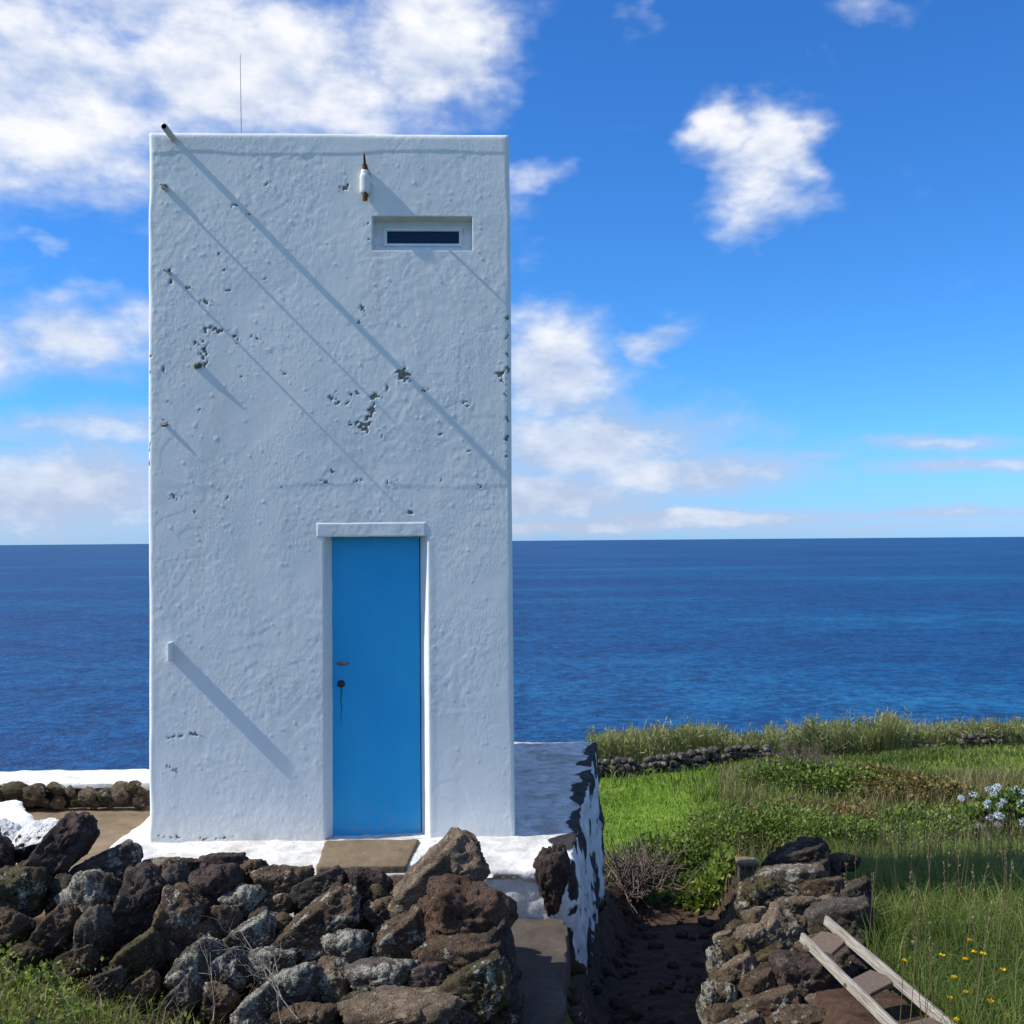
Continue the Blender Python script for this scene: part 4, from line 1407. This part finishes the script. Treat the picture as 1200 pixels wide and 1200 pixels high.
def build_frame():
    """two weathered rails joined by cross boards, leaning on the wall"""
    a0, a1 = P(968, 1079, 6.35), P(1150, 1234, 4.75)
    b0, b1 = P(940, 1099, 6.25), P(1082, 1238, 4.7)
    o = thing('wooden_frame', 'two weathered grey wooden rails with cross boards leaning against the field wall', 'wooden frame', tuple(P(1060, 1215, 4.9)))

    def board(name, p, q, wid, thk, mat, seed):
        v = (q - p)
        L = v.length
        y = v.normalized()
        up = Vector((0.25, 0, 1.0))
        x = y.cross(up).normalized()
        z = x.cross(y).normalized()
        bm = box_bm(-thk / 2, thk / 2, 0, L, -wid / 2, wid / 2, 0.004, 1)
        bmesh.ops.subdivide_edges(bm, edges=[e for e in bm.edges if abs((e.verts[0].co - e.verts[1].co).y) > L * 0.8], cuts=16)
        for vv in bm.verts:
            t = vv.co.y
            n = fbm(np.array([[vv.co.x * 8, t * 3, seed]]), 2, 5)[0]
            vv.co.x += n * 0.004
            vv.co.z += n * 0.005
        ob = link(name, bm_mesh(name, bm), mat, o)
        ob.matrix_parent_inverse = Matrix.Identity(4)
        mt = Matrix((x, y, z)).transposed().to_4x4()
        mt.translation = p - o.location
        ob.matrix_basis = mt
        return ob
    board('rail', a0, a1, 0.055, 0.026, M['wood'], 1.3)
    board('rail', b0, b1, 0.055, 0.026, M['wood'], 4.7)
    off = Vector((0.0, 0.0, -0.015))
    for t, w in ((0.10, 0.20), (0.46, 0.17), (0.80, 0.12)):
        pa, pb = a0.lerp(a1, t) + off, b0.lerp(b1, t + 0.04) + off
        v = (pb - pa).normalized()
        pa, pb = pa + v * 0.018, pb - v * 0.018
        run = (a1 - a0).normalized()
        L = (pb - pa).length
        n = v.cross(run).normalized()
        bm = box_bm(0, L, -w / 2, w / 2, -0.011, 0.011, 0.003, 1)
        ob = link('cross_board', bm_mesh('cross_board', bm), M['dark_wood'], o)
        mt = Matrix((v, n.cross(v).normalized(), n)).transposed().to_4x4()
        mt.translation = pa - o.location
        ob.matrix_basis = mt


build_frame()


# ------------------------------------------------------------------ far field walls
def far_wall(name, label, pts, stone, rows, thick, seed):
    g = np.random.default_rng(seed)
    o = thing(name, label, 'wall', (pts[0][0], pts[0][1], float(ground_h(np.array([pts[0][0]]), np.array([pts[0][1]]))[0])))
    Vs, Fs = [], []
    n0 = 0
    shapes = [rock_shape(ICO2, 700 + k, rough=0.8) for k in range(8)]
    tints = []
    for (xa, ya), (xb, yb) in zip(pts, pts[1:]):
        L = math.hypot(xb - xa, yb - ya)
        n = max(2, int(L / (stone * 1.15)))
        for i in range(n):
            for r in range(rows):
                for tk in (0, 1):
                    t = (i + g.uniform(0, 1)) / n
                    if r == rows - 1 and g.random() < 0.3:
                        continue
                    x, y = xa + (xb - xa) * t, ya + (yb - ya) * t
                    x += g.normal(0, 0.04)
                    y += (tk - 0.5) * thick + g.normal(0, 0.04)
                    z = float(np.interp(t, [0, 1], [0, 0]))
                    s = stone * g.uniform(0.45, 0.8)
                    a = g.uniform(0, 6.28)
                    m = shapes[g.integers(8)] * np.array([s, s * 0.85, s * 0.75])
                    m = m @ np.array([[math.cos(a), math.sin(a), 0], [-math.sin(a), math.cos(a), 0], [0, 0, 1]])
                    gz = 0
                    Vs.append((m, x, y, (r + 0.35) * stone * 0.85))
                    Fs.append(ICO2F + n0)
                    n0 += len(ICO2)
    xy = np.array([[q[1], q[2]] for q in Vs])
    gz = ground_h(xy[:, 0], xy[:, 1])
    V = np.concatenate([m + np.array([x, y, z + h]) for (m, x, y, z), h in zip(Vs, gz)])
    ob = link('stones', mk_mesh('stones', V - np.array(o.location), None, np.concatenate(Fs)), M['rock'], o)
    ob['kind'] = 'stuff'
    ob.color = (0.085, 0.075, 0.066, 0.45)


def build_rubble():
    # broken stones along both edges of the path
    g = np.random.default_rng(77)
    shapes = [rock_shape(ICO2, 760 + k) for k in range(8)]
    Vs, Fs, n0 = [], [], 0
    pts = []
    for k in range(420):
        d = g.uniform(5.4, 12.0)
        pc = np.interp(d, [4, 6, 8, 11, 13], [0.9, 0.95, 1.15, 1.6, 1.9])
        sd = g.choice([-1, 1])
        pts.append((pc + sd * abs(g.normal(0.50, 0.16)) if g.random() < 0.75 else pc + g.uniform(-0.5, 0.5), d - 7.25))
    pts = np.array(pts)
    gz = ground_h(pts[:, 0], pts[:, 1])
    for (x, y), z in zip(pts, gz):
        s_ = 0.015 + 0.075 * g.random() ** 2.6
        a = g.uniform(0, 6.28)
        m = shapes[g.integers(8)] * np.array([s_, s_ * g.uniform(0.7, 1), s_ * 0.7])
        m = m @ np.array([[math.cos(a), math.sin(a), 0], [-math.sin(a), math.cos(a), 0], [0, 0, 1]])
        Vs.append(m + np.array([x, y, z + s_ * 0.2]))
        Fs.append(ICO2F + n0)
        n0 += len(ICO2)
    base = np.array([1.2, 1.0, -1.4])
    o = link('path_rubble', mk_mesh('path_rubble', np.concatenate(Vs) - base, None, np.concatenate(Fs)), M['rock'], None, Vector(base))
    o.color = (0.085, 0.06, 0.045, 0.1)
    tag(o, 'small broken stones along the edges of the sunken path', kind='stuff')


build_rubble()


def gxy(px, d):
    r = ray(px, 900)
    return (r.x * d, d - 7.25)


far_wall('boundary_wall', 'low dark stone wall at the far edge of the green lawn, below the reeds', [gxy(610, 25.4), gxy(690, 26.0), gxy(760, 26.5), gxy(830, 28.0), gxy(906, 29.0)], 0.19, 3, 0.3, 1)
far_wall('distant_wall', 'small length of dry stone wall at the right border near the sea', [gxy(1124, 34.0), gxy(1180, 34.8), gxy(1260, 35.6)], 0.20, 3, 0.3, 2)
far_wall('rubble_heap', 'small heap of dark stones left of the distant wall', [gxy(1068, 31.5), gxy(1106, 32.2)], 0.19, 2, 0.5, 3)


# ------------------------------------------------------------------ vegetation helpers
def blades(name, pts, h, w, lean, tint, mat, label=None, kind='stuff', seed=0, parent=None, curl=1.0):
    g = np.random.default_rng(seed)
    n = len(pts)
    a = g.uniform(0, 2 * np.pi, n)
    b = g.uniform(0, 2 * np.pi, n)
    side = np.stack([np.cos(a), np.sin(a), np.zeros(n)], 1)
    ld = np.stack([np.cos(b), np.sin(b), np.zeros(n)], 1) * (np.asarray(lean) * h)[:, None]
    up = np.zeros((n, 3))
    up[:, 2] = h
    hw = (w / 2)[:, None] * side
    V = np.empty((n, 5, 3))
    V[:, 0] = pts - hw
    V[:, 1] = pts + hw
    mid = pts + up * 0.58 + ld * 0.34
    V[:, 2] = mid - hw * 0.8
    V[:, 3] = mid + hw * 0.8
    V[:, 4] = pts + up * np.clip(1 - 0.35 * np.asarray(lean) * curl, 0.3, 1)[:, None] + ld
    k = np.arange(n)[:, None] * 5
    Q = k + np.array([[0, 1, 3, 2]])
    T = k + np.array([[2, 3, 4]])
    base = np.array([V[:, 0, 0].mean(), V[:, 0, 1].mean(), 0.0]) if parent is None else np.array(parent.location)
    if parent is None:
        base[2] = V[..., 2].min()
    me = mk_mesh(name, V.reshape(-1, 3) - base, Q, T, smooth=False, attrs={'tint': np.repeat(tint, 5)})
    o = link(name, me, mat, parent, None if parent is not None else Vector(base))
    if parent is None:
        tag(o, label, None, None, kind)
    return o


def leaves_mesh(name, pts, size, dirs, tint, seed, base, wid=0.30):
    """folded pointed leaves growing along dirs"""
    g = np.random.default_rng(seed)
    n = len(pts)
    d = dirs / np.maximum(np.linalg.norm(dirs, axis=1), 1e-6)[:, None]
    r = g.normal(size=(n, 3))
    s = np.cross(d, r)
    s /= np.maximum(np.linalg.norm(s, axis=1), 1e-6)[:, None]
    nn = np.cross(d, s)
    L = np.asarray(size)[:, None]
    V = np.empty((n, 4, 3))
    V[:, 0] = pts
    V[:, 1] = pts + d * L * 0.45 + s * L * wid + nn * L * 0.10
    V[:, 2] = pts + d * L * 0.45 - s * L * wid + nn * L * 0.10
    V[:, 3] = pts + d * L
    k = np.arange(n)[:, None] * 4
    T = np.concatenate([k + np.array([[0, 1, 3]]), k + np.array([[0, 3, 2]])])
    return mk_mesh(name, V.reshape(-1, 3) - base, None, T, smooth=False, attrs={'tint': np.repeat(tint, 4)})


def twigs_mesh(name, segs, base, r=0.006):
    """thin three-sided branches, list of (p, q, radius)"""
    n = len(segs)
    V = np.empty((n, 6, 3))
    for i, (p, q, rad) in enumerate(segs):
        p, q = np.asarray(p), np.asarray(q)
        d = q - p
        d = d / max(np.linalg.norm(d), 1e-6)
        a = np.cross(d, [0.3, 0.2, 0.9])
        a /= max(np.linalg.norm(a), 1e-6)
        b = np.cross(d, a)
        for k in range(3):
            t = 2 * np.pi * k / 3
            o = a * np.cos(t) + b * np.sin(t)
            V[i, k] = p + o * rad
            V[i, 3 + k] = q + o * rad * 0.55
    k = np.arange(n)[:, None] * 6
    Q = np.concatenate([k + np.array([[0, 1, 4, 3]]), k + np.array([[1, 2, 5, 4]]), k + np.array([[2, 0, 3, 5]])])
    return mk_mesh(name, V.reshape(-1, 3) - base, Q)


def bush(name, label, px, d, rx, ry, rz, n, size, mat, seed, group=None, stems=30, lump=2.2, cat='bush', flat=0.5, lift=0.0):
    g = np.random.default_rng(seed)
    x, y = ray(px, 900).x * d, d - 7.25
    gz = float(ground_h(np.array([x]), np.array([y]))[0])
    o = thing(name, label, cat, (x, y, gz), 0, group)
    u = g.normal(size=(n, 3))
    u /= np.linalg.norm(u, axis=1)[:, None]
    u[:, 2] = np.abs(u[:, 2])
    rad = (g.random(n) ** 0.45)
    rr = 0.78 + 0.42 * fbm(u * lump + seed, 3, seed)
    p = u * (rad * rr)[:, None] * np.array([rx, ry, rz])
    keep = fbm(p * 3.2 / max(rx, 0.3) + seed * 2, 3, seed + 3) > -0.28
    p, uu, rad = p[keep], u[keep], rad[keep]
    w = p + np.array([x, y, 0])
    w[:, 2] += ground_h(w[:, 0], w[:, 1]) + lift
    dirs = uu * 0.7 + g.normal(size=uu.shape) * 0.65 + np.array([0, 0, 0.25])
    tint = np.clip((0.52 if mat is M['fern'] else 0.52) + g.normal(0, 0.20, len(p)) + 0.18 * fbm(p * 2.5 + 9, 2, seed + 5), 0, 1)
    base = np.array(o.location)
    link('foliage', leaves_mesh('foliage', w, size * g.uniform(0.6, 1.25, len(p)), dirs, tint, seed, base), mat, o)
    segs = []
    for k in range(stems):
        t = w[g.integers(len(w))]
        a = base + np.array([g.normal(0, rx * 0.25), g.normal(0, ry * 0.25), -0.02])
        m = (a + t) / 2 + np.array([g.normal(0, 0.08), g.normal(0, 0.08), 0.10])
        segs += [(a, m, 0.008), (m, t, 0.005)]
    link('stems', twigs_mesh('stems', segs, base), M['twig'], o)
    return o, w, base


def scatter(n, d0, d1, p0, p1, seed, power=1.0, lateral=None):
    """points on the ground between two distances and two photo columns"""
    g = np.random.default_rng(seed)
    # even over the ground area of the wedge
    d = np.sqrt(g.random(n) * (d1 * d1 - d0 * d0) + d0 * d0) if power == 1.0 else d0 + (d1 - d0) * g.random(n) ** power
    px = g.uniform(p0, p1, n)
    x = (px - 600) / F * d
    y = d - 7.25
    return np.stack([x, y, ground_h(x, y)], 1), d, px, g


# ------------------------------------------------------------------ grass and wild plants
def build_vegetation():
    # short lawn behind the platform
    p, d, px, g = scatter(90000, 10.6, 29.5, 640, 1010, 31)
    lm = lawn_mask(p[:, 0], p[:, 1])
    k = g.random(len(p)) < np.clip(lm, 0, 1)
    p, d = p[k], d[k]
    n = len(p)
    t = np.clip(0.52 + g.normal(0, 0.22, n) + 0.5 * fbm(p * 0.6, 4, 3), 0, 1)
    blades('lawn_grass', p, g.uniform(0.025, 0.065, n) * (1 + 0.9 * sstep(fbm(p * 0.9, 2, 8), 0.2, 0.5)), 0.0045 * d / 6, g.uniform(0.2, 0.9, n), t, M['lawn'], 'short bright green grass on the lawn behind the platform', seed=1)
    # rough meadow over the rest of the field
    p, d, px, g = scatter(110000, 8.6, 38.5, 700, 1300, 32)
    lm = lawn_mask(p[:, 0], p[:, 1])
    em = earth_mask(p[:, 0], p[:, 1])
    k = (g.random(len(p)) > np.clip(lm * 0.9, 0, 1)) & (em < 0.3)
    p, d = p[k], d[k]
    n = len(p)
    f = fbm(p * 0.55, 3, 44)
    h = np.clip(0.16 + 0.16 * f + g.normal(0, 0.05, n), 0.05, 0.5)
    t = np.clip(0.48 + g.normal(0, 0.17, n) + 0.35 * fbm(p * 0.5 + 5, 3, 45), 0, 1)
    blades('meadow_grass', p, h, 0.0042 * d / 4.5, g.uniform(0.2, 0.9, n), t, M['grass'], 'rough mixed grass over the field to the right', seed=2)
    # tall grass right of the crumbling wall
    p, d, px, g = scatter(46000, 4.2, 12.5, 940, 1330, 33)
    wx = 1.55 + 0.28 * (d - 5.6)
    sx = 600 + F * p[:, 0] / d
    k = (p[:, 0] > wx + 0.10 * g.random(len(p))) & ~((d < 6.6) & (sx < 1010 + 105 * np.clip((6.3 - d) / 1.5, 0, 1.3)))
    p, d = p[k], d[k]
    n = len(p)
    h = np.clip(0.30 + 0.10 * fbm(p * 1.2, 3, 46) + g.normal(0, 0.07, n), 0.1, 0.6)
    t = np.clip(0.52 + g.normal(0, 0.16, n) + 0.25 * fbm(p * 1.1 + 5, 3, 47), 0, 1)
    blades('tall_grass', p, h, g.uniform(0.003, 0.007, n) * (d / 6), g.uniform(0.15, 1.0, n), t, M['grass'], 'tall green grass growing right of the crumbling stone wall', seed=3)
    # dry straw standing through the rough grass
    p, d, px, g = scatter(11000, 7.8, 24.0, 840, 1280, 35)
    k = (p[:, 0] > 1.9 + 0.28 * (d - 5.6) * (d < 9.5)) & (fbm(p * 0.6, 3, 48) > -0.1)
    p, d = p[k], d[k]
    n = len(p)
    blades('dry_straw', p, g.uniform(0.22, 0.52, n), 0.0024 * d / 5, g.uniform(0.1, 0.6, n), g.uniform(0.1, 0.9, n), M['dry'], 'dry pale straw standing among the rough field grass', seed=12)
    # flowering stalks with seed heads
    p, d, px, g = scatter(210, 4.6, 12.5, 980, 1260, 34)
    k = p[:, 0] > 1.75 + 0.28 * (d - 5.6)
    p, d = p[k], d[k]
    n = len(p)
    h = g.uniform(0.45, 0.72, n)
    lean = g.normal(0, 0.10, (n, 2))
    segs = []
    hp, hd, hs, ht = [], [], [], []
    for i in range(n):
        a = p[i]
        b = a + np.array([lean[i, 0] * h[i], lean[i, 1] * h[i], h[i]])
        segs.append((a, b, 0.0024))
        for q in range(16):
            t_ = g.uniform(0.82, 1.03)
            hp.append(a + (b - a) * t_)
            v = (b - a) / h[i] + g.normal(0, 0.45, 3)
            hd.append(v)
            hs.append(g.uniform(0.008, 0.020))
            ht.append(g.uniform(0.2, 1))
    base = np.array([p[:, 0].mean(), p[:, 1].mean(), p[:, 2].min()])
    me = twigs_mesh('stalks', segs, base)
    o = link('seeding_grass_stalks', me, M['dry'], None, Vector(base))
    at = me.attributes.new('tint', 'FLOAT', 'POINT')
    at.data.foreach_set('value', np.random.default_rng(3).uniform(0.2, 0.9, len(me.vertices)).astype(np.float32))
    tag(o, 'thin dry flowering stalks standing above the tall grass', kind='stuff')
    o2 = link('seed_heads', leaves_mesh('seed_heads', np.array(hp), np.array(hs), np.array(hd), np.array(ht), 5, base), M['dry'], o)
    o2['kind'] = 'stuff'

    # bramble, bracken and shrubs in the middle of the field: px, d, rx, ry, rz, n, leaf, material
    spots = [
        ('bramble_bush', 'low dark green bramble beside the lit end of the path', 775, 12.7, 0.8, 0.7, 0.55, 6000, 0.055, 'bramble'),
        ('bramble_bush', 'broad-leaved green clump in front of the brambles, near the post', 828, 11.6, 0.45, 0.40, 0.36, 2600, 0.080, 'weed'),
        ('bramble_bush', 'rounded green bramble left of the crumbling wall, below the red bracken', 852, 13.2, 0.85, 0.8, 0.75, 7000, 0.050, 'bramble'),
        ('bramble_bush', 'tangled green bramble right at the foot of the lawn slope', 915, 13.2, 1.0, 0.8, 0.7, 7500, 0.050, 'bramble'),
        ('bracken_patch', 'reddish brown bracken patch at the left of the field scrub', 885, 15.2, 1.0, 0.9, 0.82, 8500, 0.060, 'fern'),
        ('bracken_patch', 'reddish brown bracken patch in the middle of the field scrub', 965, 15.6, 1.2, 0.9, 0.78, 9000, 0.060, 'fern'),
        ('bramble_bush', 'bright green scrub right of the bracken', 1015, 14.6, 1.0, 0.8, 0.55, 6500, 0.055, 'weed'),
        ('bramble_bush', 'dull green scrub on the hummock behind the bracken', 965, 19.6, 1.9, 1.1, 0.6, 9000, 0.075, 'bramble'),
        ('bracken_patch', 'brownish scrub on the right slope of the hummock', 1060, 19.5, 1.8, 1.2, 0.6, 8500, 0.08, 'fern'),
        ('bramble_bush', 'dark green tangle behind the far end of the crumbling wall', 985, 12.6, 0.9, 0.7, 0.62, 7000, 0.05, 'bramble'),
        ('bramble_bush', 'dark green tangle between the wall end and the hydrangea', 1075, 13.4, 0.8, 0.7, 0.5, 5500, 0.05, 'bramble'),
        ('bramble_bush', 'dark green scrub left of the blue hydrangea', 1070, 16.0, 1.2, 0.9, 0.6, 7000, 0.06, 'bramble'),
    ]
    for i, (nm, lb, px, d, rx, ry, rz, n, sz, mt) in enumerate(spots):
        bush(nm, lb, px, d, rx, ry, rz, n, sz, M[mt], 500 + i, cat='bracken' if nm == 'bracken_patch' else 'bush')
    # grey leafless shrub on the hummock
    twig_bush('leafless_shrub', 'pale grey leafless shrub on top of the hummock', 938, 21.0, 0.65, 0.62, 420, 0.008, 71)
    twig_bush('leafless_shrub', 'heap of bare woody stems at the left of the brambles, beside the platform', 738, 11.7, 0.48, 0.42, 300, 0.012, 72, droop=True)

    # hydrangea
    o, w, base = bush('hydrangea', 'hydrangea bush with pale blue flower heads at the right border', 1170, 16.6, 0.78, 0.6, 0.78, 6500, 0.085, M['bramble'], 620, cat='hydrangea')
    g = np.random.default_rng(9)
    cnt = 0
    for k in range(300):
        if cnt >= 34:
            break
        u = g.normal(size=3)
        u /= np.linalg.norm(u)
        if u[2] < 0.05 or u[1] > 0.45:
            continue
        c = base + u * np.array([0.72, 0.6, 0.70]) * g.uniform(0.85, 1.02) + np.array([0, 0, 0.02])
        n = 70
        v = g.normal(size=(n, 3))
        v /= np.linalg.norm(v, axis=1)[:, None]
        R_ = g.uniform(0.032, 0.062)
        pts = c + v * R_ * np.array([1, 1, 0.75])
        fl = link('flower_head', leaves_mesh('flower_head', pts, np.full(n, R_ * 0.6), v * 0.35 + g.normal(size=(n, 3)) * 0.6, g.uniform(0.1, 1, n), 900 + k, base), M['petal_blue'], o)
        cnt += 1

    # reeds along the cliff edge, in two stands
    def reeds(name, label, p0, p1, d0, d1, hmin, hmax, n, seed, drop=0.0):
        p, d, px, g = scatter(n, d0, d1, p0, p1, seed)
        clump = 0.6 * fbm(np.stack([px * 0.035, d * 0.3, px * 0], 1), 3, seed) + 0.6 * vnoise(np.stack([px * 0.16, d * 1.1, px * 0], 1), seed + 1)
        h = (hmin + (hmax - hmin) * np.clip(0.5 + 0.75 * clump, 0, 1)) * g.uniform(0.55, 1.05, n)
        t = np.clip(0.5 + g.normal(0, 0.22, n) + 0.2 * clump, 0, 1)
        o = blades(name, p, h, g.uniform(0.012, 0.026, n), g.uniform(0.03, 0.35, n), t, M['reed'], label, seed=seed)
        # long leaves up the canes
        k = g.integers(0, n, n)
        q = p[k].copy()
        fr = g.random(n) ** 0.8
        q[:, 2] += h[k] * fr * 0.95
        q[:, :2] += g.normal(0, 0.06, (n, 2))
        dirs = g.normal(size=(n, 3)) * 0.7 + np.array([0, 0, 0.75])
        lo = link('reed_leaves', leaves_mesh('reed_leaves', q, g.uniform(0.10, 0.26, n), dirs, np.clip(t[k] + 0.12 - 0.25 * (1 - fr), 0, 1), seed, np.array(o.location), 0.075), M['reed'], o)
        lo['kind'] = 'stuff'
        return o
    reeds('reed_bed', 'grey-green reeds along the cliff edge behind the boundary wall', 688, 905, 29.5, 33.5, 0.6, 1.3, 22000, 81)
    reeds('reed_bed', 'tall reeds with pale plumes along the cliff edge in the middle', 918, 1060, 30.0, 35.0, 0.5, 1.4, 17000, 82)
    reeds('reed_bed', 'lower reeds along the cliff edge at the right border', 1050, 1290, 34.5, 39.5, 0.45, 1.1, 20000, 83)

    # yellow flowers in the tall grass
    heads = [(1104, 1120, 5.4), (1136, 1102, 6.0), (1142, 1116, 5.7), (1131, 1124, 5.6), (1118, 1146, 5.3), (1132, 1163, 5.1), (1161, 1174, 5.0), (1175, 1137, 5.4), (1060, 1126, 5.9), (990, 1041, 7.9), (1113, 1170, 5.2), (1152, 1118, 5.7), (1180, 1190, 4.8), (1120, 1195, 4.9)]
    for i, (px, py, d) in enumerate(heads):
        c = P(px, py, d)
        gz = float(ground_h(np.array([c.x]), np.array([c.y]))[0])
        o = thing('yellow_flower', 'small yellow wild flower in the tall grass at the lower right', 'flower', (c.x + 0.01, c.y, gz), 0, 'yellow flowers in the tall grass')
        base = np.array(o.location)
        cc = np.array(c)
        link('stem', twigs_mesh('stem', [(base, (base + cc) / 2 + [0.012, 0, 0], 0.003), ((base + cc) / 2 + [0.012, 0, 0], cc, 0.0025)], base), M['stem'], o)
        g2 = np.random.default_rng(i)
        n = 16
        a = np.linspace(0, 2 * np.pi, n, endpoint=False)
        dirs = np.stack([np.cos(a), np.sin(a) - 0.25, np.full(n, 0.35) + g2.uniform(-0.2, 0.4, n)], 1)
        link('flower_head', leaves_mesh('flower_head', np.repeat(cc[None], n, 0), np.full(n, 0.018), dirs, g2.uniform(0, 1, n), i, base), M['petal_yellow'], o)

    # weeds at the foot of the front wall, lower left
    g = np.random.default_rng(91)
    n = 16000
    px = g.uniform(-80, 330, n)
    d = g.uniform(4.1, 5.55, n)
    x = (px - 600) / F * d
    y = d - 7.25
    z = ground_h(x, y)
    p = np.stack([x, y, z], 1)
    dens = (1 - sstep(px + 70 * fbm(p * 3, 2, 4), 30, 150)) * sstep(fbm(p * 4.5, 3, 24), -0.25, 0.15)
    k = g.random(n) < np.clip(dens, 0.05, 1)
    p = p[k]
    m = len(p)
    p[:, 2] += g.random(m) ** 1.5 * (0.16 + 0.10 * fbm(p * 2.5, 2, 14))
    dirs = g.normal(size=(m, 3)) + [0, -0.2, 0.5]
    t = np.clip(0.5 + g.normal(0, 0.2, m) + 0.3 * fbm(p * 3, 2, 6), 0, 1)
    base = np.array([p[:, 0].mean(), p[:, 1].mean(), p[:, 2].min()])
    o = link('weeds', leaves_mesh('weeds', p, g.uniform(0.014, 0.036, m), dirs, t, 6, base), M['weed'], None, Vector(base))
    tag(o, 'bright green weeds at the foot of the front stone wall, lower left', kind='stuff')
    # dead stalks among them
    n = 520
    px = g.uniform(-20, 380, n)
    d = g.uniform(4.5, 5.3, n)
    x = (px - 600) / F * d
    y = d - 7.25
    p = np.stack([x, y, ground_h(x, y)], 1)
    h = g.uniform(0.05, 0.20, n)
    blades('dead_stalks', p, h, g.uniform(0.004, 0.009, n), g.uniform(0.1, 1.2, n), g.uniform(0, 0.8, n), M['dry'], 'dead brown stalks in front of the front stone wall', seed=7)
    n = 1400
    px = -80 + 330 * g.random(n) ** 1.7
    d = g.uniform(3.9, 5.3, n)
    x = (px - 600) / F * d
    y = d - 7.25
    p = np.stack([x, y, ground_h(x, y)], 1)
    h = g.uniform(0.05, 0.20, n)
    blades('foreground_grass', p, h, g.uniform(0.003, 0.006, n), g.uniform(0.2, 1.2, n), np.clip(g.normal(0.55, 0.22, n), 0, 1), M['grass'], 'thin grass among the weeds in the lower left corner', seed=8)


def build_dead_branch():
    a = np.array(P(352, 1196, 4.88))
    o = thing('dead_branch', 'pale bare forked branch lying against the front stone wall', 'branch', tuple(a))
    g = np.random.default_rng(15)
    segs = []

    def grow(p, q, r, depth):
        p, q = np.array(p), np.array(q)
        n = 4
        prev = p
        for k in range(1, n + 1):
            c = p + (q - p) * k / n + g.normal(0, 0.008, 3)
            segs.append((prev, c, r * (1 - 0.5 * k / n)))
            if depth and k < n:
                for _ in range(2):
                    v = (q - p) * 0.35 + g.normal(0, 0.07, 3)
                    grow(c, c + v, r * 0.45, depth - 1)
            prev = c
    grow(P(352, 1198, 4.9), P(283, 1092, 5.08), 0.0060, 2)
    grow(P(330, 1200, 4.85), P(322, 1120, 4.98), 0.0045, 1)
    grow(P(250, 1196, 4.85), P(246, 1120, 4.95), 0.0040, 1)
    link('twigs', twigs_mesh('twigs', segs, a), M['wood'], o)


def twig_bush(name, label, px, d, rx, rz, n, rad, seed, droop=False):
    g = np.random.default_rng(seed)
    x, y = ray(px, 900).x * d, d - 7.25
    gz = float(ground_h(np.array([x]), np.array([y]))[0])
    o = thing(name, label, 'shrub', (x, y, gz))
    base = np.array([x, y, gz])
    segs = []
    for k in range(n):
        u = g.normal(size=3)
        u[2] = abs(u[2]) + (0.1 if droop else 0.5)
        u /= np.linalg.norm(u)
        a = base + np.array([g.normal(0, rx * 0.35), g.normal(0, rx * 0.35), 0])
        b = a + u * np.array([rx, rx, rz]) * g.uniform(0.35, 0.7)
        c = b + (u + g.normal(0, 0.55, 3)) * np.array([rx, rx, rz]) * g.uniform(0.2, 0.5)
        segs += [(a, b, rad), (b, c, rad * 0.6)]
        if g.random() < 0.6:
            e = b + (u + g.normal(0, 0.8, 3)) * np.array([rx, rx, rz]) * 0.3
            segs.append((b, e, rad * 0.45))
    link('branches', twigs_mesh('branches', segs, base), M['twig'], o)


build_vegetation()
build_dead_branch()
